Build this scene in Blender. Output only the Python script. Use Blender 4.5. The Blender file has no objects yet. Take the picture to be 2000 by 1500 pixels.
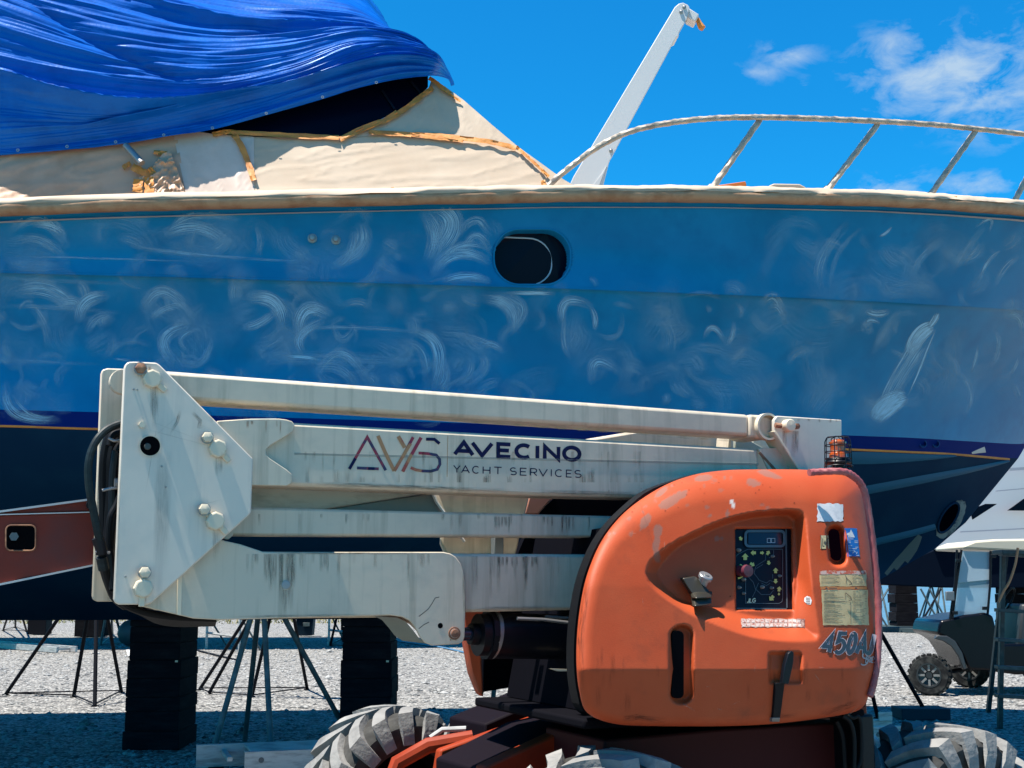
import bpy, bmesh, math, random
import numpy as np
from mathutils import Vector, Matrix
from mathutils.bvhtree import BVHTree
from mathutils.geometry import delaunay_2d_cdt
random.seed(7); RNG = np.random.RandomState(11)
R = math.radians
S = bpy.context.scene
COL = S.collection

# ------------------------------------------------------------------ camera, sky, sun, exposure
HCAM = 1.436; F = 2500.0; PITCH = math.atan(390/2500)
cam = bpy.data.cameras.new('camera'); cam.sensor_width = 36; cam.lens = 36*F/2000
cam.clip_end = 6000; cam.clip_start = .05
co = bpy.data.objects.new('camera', cam); COL.objects.link(co)
co.location = (0, 0, HCAM); co.rotation_euler = (R(90)+PITCH, 0, 0); S.camera = co
cp, sp = math.cos(PITCH), math.sin(PITCH)
def ray(px, py):
    x = (px-1000)/F; v = (750-py)/F
    return Vector((x, cp-v*sp, sp+v*cp))
CAM = Vector((0, 0, HCAM))

SUN_EL = 70.0; SUN_DIR = Vector((-.875, -.485, 0)).normalized()
sun_vec = SUN_DIR*math.cos(R(SUN_EL)) + Vector((0, 0, math.sin(R(SUN_EL))))
W = bpy.data.worlds.new("World"); S.world = W; W.use_nodes = True
nt = W.node_tree; nt.nodes.clear()
def N(t, tree, **kw):
    n = tree.nodes.new(t)
    for k, v in kw.items(): setattr(n, k, v)
    return n
sky = N('ShaderNodeTexSky', nt, sky_type='NISHITA', sun_disc=False)
sky.sun_elevation = R(SUN_EL); sky.sun_rotation = math.atan2(SUN_DIR.x, SUN_DIR.y)
sky.air_density = 1.0; sky.dust_density = .1; sky.ozone_density = 3.0
hs = N('ShaderNodeHueSaturation', nt); hs.inputs['Saturation'].default_value = 1.25
tint = N('ShaderNodeMix', nt, data_type='RGBA', blend_type='MULTIPLY'); tint.inputs[0].default_value = 1
tint.inputs[7].default_value = (.14, 1.42, 1.72, 1)
tc = N('ShaderNodeTexCoord', nt); gm = N('ShaderNodeNewGeometry', nt)
L = nt.links.new
L(sky.outputs[0], hs.inputs['Color']); L(hs.outputs[0], tint.inputs[6])
def math_n(tree, op, a, b=None, clamp=False):
    n = N('ShaderNodeMath', tree, operation=op, use_clamp=clamp)
    for i, v in enumerate((a, b)):
        if v is None: continue
        if isinstance(v, (int, float)): n.inputs[i].default_value = v
        else: tree.links.new(v, n.inputs[i])
    return n.outputs[0]
# clouds: soft elongated patches in fixed sky directions broken up by noise
masks = []
for px, py, rx, ry, amp in [(1860,150,.085,.042,1.1),(1760,110,.05,.028,.85),(1960,190,.06,.04,.9),(1545,112,.030,.013,.75),(1482,142,.032,.011,.62),(1500,95,.016,.008,.5),
                            (1570,170,.008,.022,.35),(1750,372,.05,.018,.8),(1880,365,.06,.016,.85),(2150,120,.12,.05,1.0),(2300,330,.2,.03,.6),(-700,80,.15,.04,.8),(-300,-500,.2,.06,.7),(3000,-300,.22,.07,.9)]:
    d = ray(px, py).normalized()
    sb = N('ShaderNodeVectorMath', nt, operation='SUBTRACT'); L(tc.outputs['Generated'], sb.inputs[0]); sb.inputs[1].default_value = d
    sc = N('ShaderNodeVectorMath', nt, operation='MULTIPLY'); L(sb.outputs[0], sc.inputs[0]); sc.inputs[1].default_value = (1/rx, 1/rx, 1/ry)
    ln = N('ShaderNodeVectorMath', nt, operation='LENGTH'); L(sc.outputs[0], ln.inputs[0])
    m = math_n(nt, 'MULTIPLY', math_n(nt, 'SUBTRACT', 1.15, ln.outputs['Value'], True), amp)
    masks.append(m)
acc = masks[0]
for m in masks[1:]: acc = math_n(nt, 'MAXIMUM', acc, m)
mp = N('ShaderNodeMapping', nt); mp.inputs['Scale'].default_value = (26, 26, 50); L(tc.outputs['Generated'], mp.inputs[0])
nz = N('ShaderNodeTexNoise', nt); nz.inputs['Scale'].default_value = 1; nz.inputs['Detail'].default_value = 9; nz.inputs['Roughness'].default_value = .6; nz.inputs['Distortion'].default_value = .35
L(mp.outputs[0], nz.inputs['Vector'])
cl = math_n(nt, 'MULTIPLY', math_n(nt, 'SUBTRACT', math_n(nt, 'ADD', math_n(nt, 'MULTIPLY', nz.outputs[0], 3.4), acc), 2.05), acc)
cl = math_n(nt, 'MULTIPLY', cl, 1.05, True)
cl = math_n(nt, 'SUBTRACT', cl, math_n(nt, 'MULTIPLY', math_n(nt, 'MULTIPLY', cl, cl), .22), True)
cm = N('ShaderNodeMix', nt, data_type='RGBA'); L(cl, cm.inputs[0]); L(tint.outputs[2], cm.inputs[6]); cm.inputs[7].default_value = (5.0, 6.2, 7.2, 1)
bg = N('ShaderNodeBackground', nt); bg.inputs[1].default_value = .0515
L(cm.outputs[2], bg.inputs[0])
wo = N('ShaderNodeOutputWorld', nt); L(bg.outputs[0], wo.inputs[0])
sl = bpy.data.lights.new('sun', 'SUN'); sl.energy = 5.0; sl.angle = R(.5); sl.color = (1, .93, .83)
so = bpy.data.objects.new('sun', sl); COL.objects.link(so); so.rotation_euler = sun_vec.to_track_quat('Z', 'Y').to_euler(); so.location = (0, 0, 30)
S.view_settings.view_transform = 'Standard'; S.view_settings.look = 'None'
S.view_settings.exposure = 1.2; S.view_settings.gamma = 1.0; S.view_settings.use_curve_mapping = False
S.cycles.max_bounces = 6; S.cycles.transparent_max_bounces = 48; S.cycles.use_adaptive_sampling = True

# ------------------------------------------------------------------ materials
def srgb(r, g, b):
    f = lambda c: (c/255/12.92) if c/255 <= .04045 else ((c/255+.055)/1.055)**2.4
    return (f(r), f(g), f(b), 1)
MATS = {}
def mat(name, col, rough=.6, metal=0, col2=None, nscale=4, stretch=(1,1,1), lo=.45, hi=.65, amt=1, bump=0, bscale=60, coat=0, alpha=1, trans=0, col3=None, n3=1.2, lo3=.5, hi3=.7, spec=.5):
    if name in MATS: return MATS[name]
    m = bpy.data.materials.new(name); m.use_nodes = True; t = m.node_tree; b = t.nodes['Principled BSDF']; l = t.links.new
    b.inputs['Base Color'].default_value = (*col[:3], 1); b.inputs['Roughness'].default_value = rough; b.inputs['Metallic'].default_value = metal
    b.inputs['Coat Weight'].default_value = coat; b.inputs['Coat Roughness'].default_value = .08; b.inputs['Alpha'].default_value = alpha
    b.inputs['Transmission Weight'].default_value = trans; b.inputs['Specular IOR Level'].default_value = spec
    cdn = t.nodes.new('ShaderNodeTexCoord')
    prev = None
    def layer(c, sc, st, a, bb, am, seed):
        nonlocal prev
        mpn = t.nodes.new('ShaderNodeMapping'); mpn.inputs['Scale'].default_value = st; mpn.inputs['Location'].default_value = (seed, seed*2, seed*3); l(cdn.outputs['Object'], mpn.inputs[0])
        n = t.nodes.new('ShaderNodeTexNoise'); n.inputs['Scale'].default_value = sc; n.inputs['Detail'].default_value = 6; n.inputs['Roughness'].default_value = .62; l(mpn.outputs[0], n.inputs[0])
        mr = t.nodes.new('ShaderNodeMapRange'); mr.inputs[1].default_value = a; mr.inputs[2].default_value = bb; mr.inputs[3].default_value = 0; mr.inputs[4].default_value = am; l(n.outputs[0], mr.inputs[0])
        mx = t.nodes.new('ShaderNodeMix'); mx.data_type = 'RGBA'; l(mr.outputs[0], mx.inputs[0])
        if prev is None: mx.inputs[6].default_value = (*col[:3], 1)
        else: l(prev, mx.inputs[6])
        mx.inputs[7].default_value = (*c[:3], 1); prev = mx.outputs[2]
    if col2 is not None: layer(col2, nscale, stretch, lo, hi, amt, 0)
    if col3 is not None: layer(col3, n3, (1,1,1), lo3, hi3, .8, 3.3)
    if prev is not None: l(prev, b.inputs['Base Color'])
    if bump:
        n = t.nodes.new('ShaderNodeTexNoise'); n.inputs['Scale'].default_value = bscale; n.inputs['Detail'].default_value = 5; l(cdn.outputs['Object'], n.inputs[0])
        bp = t.nodes.new('ShaderNodeBump'); bp.inputs['Strength'].default_value = bump; bp.inputs['Distance'].default_value = .01; l(n.outputs[0], bp.inputs['Height']); l(bp.outputs[0], b.inputs['Normal'])
    MATS[name] = m
    return m
M_white = mat('boom_white_paint', (.56,.475,.355), .42, col2=(.20,.18,.125), nscale=1.6, stretch=(11,11,.6), lo=.50, hi=.74, amt=.6, col3=(.36,.33,.26), n3=2.2, lo3=.5, hi3=.72, bump=.05, bscale=25)
M_whiteclean = mat('plate_white_paint', (.63,.555,.455), .42, col2=(.28,.28,.25), nscale=1.3, stretch=(10,10,.5), lo=.55, hi=.8, amt=.6, col3=(.46,.43,.37), n3=1.6, lo3=.48, hi3=.7, bump=.04, bscale=20)
M_cream = mat('cream_pin_paint', (.60,.52,.38), .4, col2=(.30,.17,.08), nscale=22, lo=.6, hi=.75, amt=.6)
M_rust = mat('rusty_steel', (.18,.08,.045), .8, col2=(.35,.17,.09), nscale=30)
M_black = mat('black_rubber', (.003,.0035,.005), .6, spec=.2)
M_blackm = mat('black_painted_metal', (.003,.004,.007), .4, spec=.25)
M_hose = mat('teal_hose_sleeve', (.003,.009,.011), .5, spec=.25, col2=(.007,.018,.02), nscale=25, stretch=(1,1,3))
M_steel = mat('bare_steel', (.30,.29,.28), .45, .7)
M_alu = mat('aluminium', (.42,.42,.41), .45, .4, col2=(.24,.245,.24), nscale=6, stretch=(1,1,6))
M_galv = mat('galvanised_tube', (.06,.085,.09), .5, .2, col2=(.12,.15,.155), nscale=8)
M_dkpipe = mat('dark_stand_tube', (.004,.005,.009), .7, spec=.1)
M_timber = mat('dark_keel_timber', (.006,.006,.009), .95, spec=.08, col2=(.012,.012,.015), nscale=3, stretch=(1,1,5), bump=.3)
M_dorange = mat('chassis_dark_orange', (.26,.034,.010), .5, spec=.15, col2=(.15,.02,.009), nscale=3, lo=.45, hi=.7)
M_glassd = mat('dark_window_glass', (.001,.002,.008), .25, spec=.06)
M_paper = mat('masking_paper', (.45,.355,.265), .75, col2=(.41,.31,.22), nscale=2.4, lo=.4, hi=.7, bump=.03, bscale=60)
M_film = mat('clear_masking_film', (.52,.42,.35), .30, col2=(.46,.36,.29), nscale=3, bump=.03, bscale=40)
M_film2 = mat('brown_masking_film', (.46,.29,.19), .5, col2=(.38,.22,.13), nscale=2.2, bump=.03, bscale=40)
M_tape = mat('orange_masking_tape', (.55,.21,.035), .6, col2=(.45,.15,.025), nscale=9, bump=.3, bscale=40)
M_tapeo = mat('bright_orange_tape', (.55,.19,.015), .6)
M_wrap = mat('foil_wrapped_tube', (.40,.32,.24), .5, col2=(.22,.18,.15), nscale=9, lo=.45, hi=.65, bump=.12, bscale=30, col3=(.38,.33,.27), n3=14, lo3=.5, hi3=.62)
M_gel = mat('white_gelcoat', (.52,.52,.51), .5)
M_red = mat('faded_red_paint', (.20,.036,.024), .55, spec=.15, col2=(.15,.028,.020), nscale=1.7, col3=(.10,.05,.05), n3=2.5, lo3=.55, hi3=.8)
M_pink = mat('faded_pink_edge', (.25,.055,.06), .55, col2=(.32,.10,.10), nscale=14)
M_navy = mat('navy_print', (.004,.007,.045), .6, spec=.15)
M_hullblue = None

def tarp_mat():
    m = mat('blue_tarpaulin', (.0005,.092,.42), .36, spec=.30, col2=(.0005,.066,.33), nscale=3, bump=.16, bscale=40)
    t = m.node_tree; b = t.nodes['Principled BSDF']
    b.inputs['Sheen Weight'].default_value = .0; b.inputs['Specular Tint'].default_value = (.25,.65,1,1); b.inputs['Coat Weight'].default_value = .02; b.inputs['Coat Roughness'].default_value = .25
    return m
M_tarp = tarp_mat()

# ------------------------------------------------------------------ mesh helpers
def link(name, me, m, parent=None, smooth=False, bevel=0, root=None, segs=2, angle=35):
    o = bpy.data.objects.new(name, me); COL.objects.link(o)
    if m is not None and len(me.materials) == 0: me.materials.append(m)
    if parent is not None: o.parent = parent
    if smooth:
        me.polygons.foreach_set('use_smooth', [True]*len(me.polygons))
        try: me.set_sharp_from_angle(angle=R(angle))
        except Exception: pass
    if bevel:
        b = o.modifiers.new('bevel', 'BEVEL'); b.width = bevel; b.segments = segs; b.limit_method = 'ANGLE'; b.angle_limit = R(30)
        b.harden_normals = False
        me.polygons.foreach_set('use_smooth', [True]*len(me.polygons))
        try: me.set_sharp_from_angle(angle=R(50))
        except Exception: pass
    return o
def origin_of(parent):
    v = Vector((0,0,0))
    while parent is not None: v += Vector(parent.location); parent = parent.parent
    return v
class MB:
    def __init__(s): s.v = []; s.f = []; s.uv = None
    def add(s, vs, fs):
        n = len(s.v); s.v += [Vector(x) for x in vs]; s.f += [tuple(i+n for i in f) for f in fs]; return s
    def box(s, c, h, ax=None):
        c = Vector(c); X, Y, Z = ax or (Vector((1,0,0)), Vector((0,1,0)), Vector((0,0,1)))
        vs = [c + X*(h[0]*i) + Y*(h[1]*j) + Z*(h[2]*k) for i in (-1,1) for j in (-1,1) for k in (-1,1)]
        return s.add(vs, [(0,1,3,2),(4,6,7,5),(0,4,5,1),(2,3,7,6),(0,2,6,4),(1,5,7,3)])
    def prism(s, poly, off):
        off = Vector(off); n = len(poly); P = [Vector(p) for p in poly]
        vs = P + [p+off for p in P]
        # orient
        nrm = Vector((0,0,0))
        for i in range(n): nrm += (P[i]-P[0]).cross(P[(i+1) % n]-P[0])
        if nrm.dot(off) > 0:
            fs = [tuple(range(n))[::-1], tuple(range(n, 2*n))] + [(i, (i+1) % n, n+(i+1) % n, n+i) for i in range(n)]
        else:
            fs = [tuple(range(n)), tuple(range(n, 2*n))[::-1]] + [((i+1) % n, i, n+i, n+(i+1) % n) for i in range(n)]
        return s.add(vs, fs)
    def tube(s, path, r, seg=10, cap=True, rfn=None):
        P = [Vector(p) for p in path]; n = len(P); rings = []
        T = [(P[min(i+1, n-1)]-P[max(i-1, 0)]).normalized() for i in range(n)]
        up = Vector((0,0,1)) if abs(T[0].z) < .9 else Vector((1,0,0))
        a = T[0].cross(up).normalized()
        vs = []
        for i in range(n):
            a = (a - T[i]*a.dot(T[i])).normalized(); b = T[i].cross(a)
            for k in range(seg):
                th = 2*math.pi*k/seg; rr = r[i] if isinstance(r, (list, tuple)) else r
                if rfn: rr *= rfn(i, k)
                vs.append(P[i] + (a*math.cos(th)+b*math.sin(th))*rr)
        fs = []
        for i in range(n-1):
            for k in range(seg):
                k2 = (k+1) % seg
                fs.append((i*seg+k, i*seg+k2, (i+1)*seg+k2, (i+1)*seg+k))
        if cap: fs += [tuple(range(seg))[::-1], tuple(range((n-1)*seg, n*seg))]
        return s.add(vs, fs)
    def lathe(s, prof, c, axis, seg=24):   # prof: (along, radius)
        c = Vector(c); ax = Vector(axis).normalized(); u = ax.cross(Vector((0,0,1)) if abs(ax.z) < .9 else Vector((1,0,0))).normalized(); w = ax.cross(u)
        vs = []; n = len(prof)
        for (h, r) in prof:
            for k in range(seg):
                th = 2*math.pi*k/seg; vs.append(c + ax*h + (u*math.cos(th)+w*math.sin(th))*max(r, 1e-5))
        fs = [(i*seg+k, i*seg+(k+1) % seg, (i+1)*seg+(k+1) % seg, (i+1)*seg+k) for i in range(n-1) for k in range(seg)]
        return s.add(vs, fs)
    def mesh(s, name, parent=None, org=None):
        o = origin_of(parent) if org is None else org
        me = bpy.data.meshes.new(name); me.from_pydata([v-o for v in s.v], [], s.f); me.update()
        return me
    def obj(s, name, m, parent=None, smooth=False, bevel=0, segs=2, angle=35):
        return link(name, s.mesh(name, parent), m, parent, smooth, bevel, segs=segs, angle=angle)
def tag(o, label=None, cat=None, group=None, kind=None):
    if label: o['label'] = label
    if cat: o['category'] = cat
    if group: o['group'] = group
    if kind: o['kind'] = kind
    return o
def empty(name, loc, label, cat, group=None):
    o = bpy.data.objects.new(name, None); COL.objects.link(o); o.location = loc; o.empty_display_size = .1
    return tag(o, label, cat, group)
def grid_mesh(name, P, parent=None, closed_u=False):      # P: (nv, nu, 3) array
    nv, nu = P.shape[:2]; o = np.array(origin_of(parent))
    V = (P.reshape(-1, 3) - o)
    i = np.arange(nv-1)[:, None]*nu; j = np.arange(nu if closed_u else nu-1)[None, :]; j2 = (j+1) % nu
    q = np.stack([i+j, i+j2, i+nu+j2, i+nu+j], -1).reshape(-1, 4)
    me = bpy.data.meshes.new(name); me.vertices.add(len(V)); me.vertices.foreach_set('co', V.ravel())
    me.loops.add(q.size); me.loops.foreach_set('vertex_index', q.ravel())
    me.polygons.add(len(q)); me.polygons.foreach_set('loop_start', np.arange(len(q))*4); me.polygons.foreach_set('loop_total', np.full(len(q), 4))
    me.update(calc_edges=True); me.validate(); me.polygons.foreach_set('use_smooth', [True]*len(me.polygons))
    return me
def copy_tree(o, parent=None):
    c = o.copy(); COL.objects.link(c); c.parent = parent
    for ch in [x for x in COL.objects if x.parent == o]: copy_tree(ch, c)
    return c
def vnoise(x, y, seed=0):
    x = np.asarray(x, float); y = np.asarray(y, float)
    T = np.random.RandomState(seed).rand(256, 256)
    xi = np.floor(x).astype(int); yi = np.floor(y).astype(int); fx = x-xi; fy = y-yi
    fx = fx*fx*(3-2*fx); fy = fy*fy*(3-2*fy)
    g = lambda a, b: T[a % 256, b % 256]
    return (g(xi, yi)*(1-fx)+g(xi+1, yi)*fx)*(1-fy) + (g(xi, yi+1)*(1-fx)+g(xi+1, yi+1)*fx)*fy
def fbm(x, y, seed=0, oct=4):
    r = 0; a = .5
    for k in range(oct): r = r + a*vnoise(x*2**k, y*2**k, seed+k); a *= .5
    return r
def smooth(e0, e1, x):
    t = np.clip((x-e0)/(e1-e0), 0, 1); return t*t*(3-2*t)
def catmull(P, n, closed=False):
    P = [np.array(p, float) for p in P]; m = len(P); out = []
    segs = m if closed else m-1
    for i in range(segs):
        g = (lambda k: P[k % m]) if closed else (lambda k: P[min(max(k, 0), m-1)])
        p0, p1, p2, p3 = g(i-1), g(i), g(i+1), g(i+2)
        for k in range(n):
            t = k/n
            out.append(.5*((2*p1)+(-p0+p2)*t+(2*p0-5*p1+4*p2-p3)*t*t+(-p0+3*p1-3*p2+p3)*t**3))
    if not closed: out.append(P[-1])
    return np.array(out)
def resample(P, n, closed=False):
    P = np.array(P, float)
    Q = np.vstack([P, P[:1]]) if closed else P
    d = np.r_[0, np.cumsum(np.linalg.norm(np.diff(Q, axis=0), axis=1))]
    s = np.linspace(0, d[-1], n, endpoint=not closed)
    return np.stack([np.interp(s, d, Q[:, k]) for k in range(Q.shape[1])], 1)
def sdist(pts, poly):       # signed distance, positive inside
    poly = np.array(poly, float); pts = np.array(pts, float); best = np.full(len(pts), 1e9); ins = np.zeros(len(pts), bool)
    m = len(poly)
    for i in range(m):
        a = poly[i]; b = poly[(i+1) % m]; ab = b-a; L2 = max((ab**2).sum(), 1e-9)
        t = np.clip(((pts-a) @ ab)/L2, 0, 1); d = np.hypot(*(pts-(a+t[:, None]*ab)).T); best = np.minimum(best, d)
        c = (a[1] > pts[:, 1]) != (b[1] > pts[:, 1])
        with np.errstate(divide='ignore', invalid='ignore'):
            xx = (b[0]-a[0])*(pts[:, 1]-a[1])/(b[1]-a[1]+1e-12)+a[0]
        ins ^= c & (pts[:, 0] < xx)
    return np.where(ins, best, -best)

# planes
def on_plane(px, py, p0, n):
    d = ray(px, py); t = (Vector(p0)-CAM).dot(n)/d.dot(n); return CAM + d*t
OB = Vector((.75, 4.7, 0)); EB = Vector((.907, .421, 0)).normalized(); NB = Vector((-EB.y, EB.x, 0))     # boom axis / away from the camera
def B(px, py, d=0): return on_plane(px, py, OB + NB*d, NB)
PSI = R(7); Q0 = Vector((0, 11.9, 0)); YA = Vector((math.cos(PSI), math.sin(PSI), 0)); YM = Vector((math.sin(PSI), -math.cos(PSI), 0))
def Yp(px, py, b, lean=0, z0=4.35):
    n = YM + Vector((0,0,lean)); return on_plane(px, py, Q0 + YM*b + Vector((0,0,z0)), n)
def G(px, py, z=0): return on_plane(px, py, Vector((0,0,z)), Vector((0,0,1)))
def D(px, py, Y): return on_plane(px, py, Vector((0,Y,0)), Vector((0,1,0)))
def project(P):
    v = Vector(P)-CAM; up = -sp*v.y+cp*v.z; fw = cp*v.y+sp*v.z
    return 1000+F*v.x/fw, 750-F*up/fw
def plate(name, poly, d, th, m, parent, bevel=.006, base=B, nvec=None, rnd=None):
    P = [base(x, y, d) for x, y in poly]
    return MB().prism(P, (nvec or NB)*th).obj(name, m, parent, bevel=bevel)
def ribbon2d(pts, w, closed=False):
    P = np.array(pts, float); n = len(P); Ls = []; Rs = []
    ws = w if hasattr(w, '__len__') else [w]*n
    for i in range(n):
        a = P[i]-P[i-1] if (i > 0 or closed) else P[1]-P[0]
        b = P[(i+1) % n]-P[i] if (i < n-1 or closed) else P[-1]-P[-2]
        a = a/max(np.hypot(*a), 1e-9); b = b/max(np.hypot(*b), 1e-9); t = a+b; t = t/max(np.hypot(*t), 1e-9)
        nn = np.array([-t[1], t[0]]); k = 1/max(.45, nn @ np.array([-a[1], a[0]]))
        Ls.append(P[i]+nn*ws[i]/2*k); Rs.append(P[i]-nn*ws[i]/2*k)
    vs = Ls+Rs; fs = [(i, (i+1) % n, n+(i+1) % n, n+i) for i in range(n if closed else n-1)]
    return vs, fs
def decal(items, fn, name, m, parent, sub=None):   # items: list of (verts2d, faces); fn maps 2-D to 3-D
    mb = MB()
    for vs, fs in items: mb.add([fn(*v) for v in vs], fs)
    o = mb.obj(name, m, parent); return o
def quadgrid(x0, y0, x1, y1, nx, ny, edge=0, seed=0):
    r = random.Random(seed); vs = []
    for j in range(ny+1):
        for i in range(nx+1):
            x = x0+(x1-x0)*i/nx; y = y0+(y1-y0)*j/ny
            if edge and (i in (0, nx)): x += r.uniform(-edge, edge)
            if edge and (j in (0, ny)): y += r.uniform(-edge, edge)
            vs.append((x, y))
    fs = [(j*(nx+1)+i, j*(nx+1)+i+1, (j+1)*(nx+1)+i+1, (j+1)*(nx+1)+i) for j in range(ny) for i in range(nx)]
    return vs, fs
def arc(cx, cy, rx, ry, a0, a1, n=12): return [(cx+rx*math.cos(R(a0+(a1-a0)*i/n)), cy+ry*math.sin(R(a0+(a1-a0)*i/n))) for i in range(n+1)]
# stroke letters on a unit box (y up)
def ell(a0, a1, n=16, cx=.5, cy=.5, rx=.5, ry=.5): return [(cx+rx*math.cos(R(a0+(a1-a0)*i/n)), cy+ry*math.sin(R(a0+(a1-a0)*i/n))) for i in range(n+1)]
GL = {'A': [[(0,0),(.5,1),(1,0)], [(.2,.3),(.8,.3)]], 'V': [[(0,1),(.5,0),(1,1)]], 'E': [[(1,1),(0,1),(0,0),(1,0)], [(0,.5),(.88,.5)]],
      'C': [ell(48, 312)], 'I': [[(.5,0),(.5,1)]], 'N': [[(0,0),(0,1),(1,0),(1,1)]], 'O': [ell(0, 360, 28)], 'Y': [[(0,1),(.5,.45),(1,1)], [(.5,.45),(.5,0)]],
      'H': [[(0,0),(0,1)], [(1,0),(1,1)], [(0,.5),(1,.5)]], 'T': [[(0,1),(1,1)], [(.5,1),(.5,0)]],
      'S': [ell(40, 270, 12, .5, .74, .46, .26)+ell(90, -140, 12, .5, .26, .5, .26)[1:]], 'R': [[(0,0),(0,1),(.6,1)]+ell(80, -80, 8, .6, .73, .38, .27)+[(0,.46)], [(.5,.46),(1,0)]],
      'J': [[(.85,1),(.85,.25)]+ell(0, -150, 8, .45, .25, .4, .25)[1:]], 'L': [[(0,1),(0,0),(1,0)]], 'G': [ell(50, 300)+[(.95,.2),(.95,.5),(.55,.5)]],
      '4': [[(.75,0),(.75,1),(0,.3),(1,.3)]], '5': [[(.95,1),(.15,1),(.08,.55)]+ell(120, -140, 12, .48, .32, .5, .32)], '0': [ell(0, 360, 24, .5, .5, .42, .5)]}
def letters(txt, boxes, w, org, ux, uy):   # boxes: (x0, x1) per letter along ux in units; org/ux/uy 2-D
    out = []; org = np.array(org, float); ux = np.array(ux, float); uy = np.array(uy, float)
    for ch, (a, b) in zip(txt, boxes):
        for st in GL[ch]:
            P = [org + ux*(a+(b-a)*x) + uy*y for x, y in st]
            closed = len(P) > 4 and np.hypot(*(P[0]-P[-1])) < .5
            if closed: P = P[:-1]
            out.append(ribbon2d(P, w, closed))
    return out

# ------------------------------------------------------------------ ground, water, far shore
def gravel_mat():
    m = bpy.data.materials.new('gravel'); m.use_nodes = True; t = m.node_tree; b = t.nodes['Principled BSDF']; l = t.links.new
    c = t.nodes.new('ShaderNodeTexCoord')
    def vor(sc, feat='F1', seed=0):
        v = t.nodes.new('ShaderNodeTexVoronoi'); v.inputs['Scale'].default_value = sc; v.feature = feat; l(c.outputs['Object'], v.inputs['Vector']); return v
    v1 = vor(23); v2 = vor(47); e = vor(23, 'DISTANCE_TO_EDGE')
    bw = t.nodes.new('ShaderNodeRGBToBW'); l(v1.outputs['Color'], bw.inputs[0])
    r1 = t.nodes.new('ShaderNodeValToRGB'); r1.color_ramp.elements[0].position = .18; r1.color_ramp.elements[0].color = (.022,.023,.027,1); r1.color_ramp.elements[1].position = .42; r1.color_ramp.elements[1].color = (.37,.365,.345,1)
    x = r1.color_ramp.elements.new(.75); x.color = (.50,.49,.46,1)
    l(bw.outputs[0], r1.inputs[0])
    n = t.nodes.new('ShaderNodeTexNoise'); n.inputs['Scale'].default_value = .55; n.inputs['Detail'].default_value = 5; l(c.outputs['Object'], n.inputs[0])
    n2 = t.nodes.new('ShaderNodeTexNoise'); n2.inputs['Scale'].default_value = 7; n2.inputs['Detail'].default_value = 4; n2.inputs['Roughness'].default_value = .7; l(c.outputs['Object'], n2.inputs[0])
    mr = t.nodes.new('ShaderNodeMapRange'); mr.inputs[1].default_value = .3; mr.inputs[2].default_value = .7; mr.inputs[3].default_value = .62; mr.inputs[4].default_value = 1.1; l(n2.outputs[0], mr.inputs[0])
    er = t.nodes.new('ShaderNodeMapRange'); er.inputs[1].default_value = 0; er.inputs[2].default_value = .22; er.inputs[3].default_value = .25; er.inputs[4].default_value = 1; l(e.outputs['Distance'], er.inputs[0])
    mu = math_n(t, 'MULTIPLY', mr.outputs[0], er.outputs[0])
    mx = t.nodes.new('ShaderNodeMix'); mx.data_type = 'RGBA'; mx.blend_type = 'MULTIPLY'; mx.inputs[0].default_value = 1; l(r1.outputs[0], mx.inputs[6]); l(mu, mx.inputs[7])
    l(mx.outputs[2], b.inputs['Base Color']); b.inputs['Roughness'].default_value = .9
    hh = math_n(t, 'ADD', math_n(t, 'MULTIPLY', v1.outputs['Distance'], -1.0), math_n(t, 'MULTIPLY', v2.outputs['Distance'], -.4))
    bp = t.nodes.new('ShaderNodeBump'); bp.inputs['Strength'].default_value = .9; bp.inputs['Distance'].default_value = .035; l(hh, bp.inputs['Height']); l(bp.outputs[0], b.inputs['Normal'])
    return m
M_gravel = gravel_mat()
me = bpy.data.meshes.new('gravel_ground')
gv = [(-90,-40,0),(90,-40,0),(90,41.5,0),(7.2,41.5,0),(5.5,66,0),(-90,70,0)]
me.from_pydata([Vector(v) for v in gv] + [Vector((x, y, -1.2)) for x, y, z in gv], [], [(0,1,2,3,4,5),(3,2,8,9),(4,3,9,10),(5,4,10,11)])
tag(link('ground', me, M_gravel), kind='structure')
M_sea = mat('sea_water', (.07,.12,.17), .35, col2=(.11,.16,.21), nscale=.25, stretch=(.4,1,1), bump=.6, bscale=1.6)
me = bpy.data.meshes.new('sea'); me.from_pydata([(-5000,36,-.7),(5000,36,-.7),(5000,5000,-.7),(-5000,5000,-.7)], [], [(0,1,2,3)])
tag(link('sea', me, M_sea), kind='structure')
# a low far shore
xs = np.linspace(-2600, 2600, 260); prof = 8+26*fbm(xs/260+9, xs*0, 3, 5)
Pn = np.zeros((3, 260, 3)); Pn[0, :, 0] = xs; Pn[1, :, 0] = xs; Pn[2, :, 0] = xs
Pn[0, :, 1] = 1700; Pn[1, :, 1] = 1790; Pn[2, :, 1] = 2100; Pn[0, :, 2] = -1; Pn[1, :, 2] = prof*.6; Pn[2, :, 2] = prof*.4
tag(link('hills', grid_mesh('hills', Pn), mat('far_shore', (.11,.09,.06), .9, col2=(.06,.08,.05), nscale=.02)), kind='structure')
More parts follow.
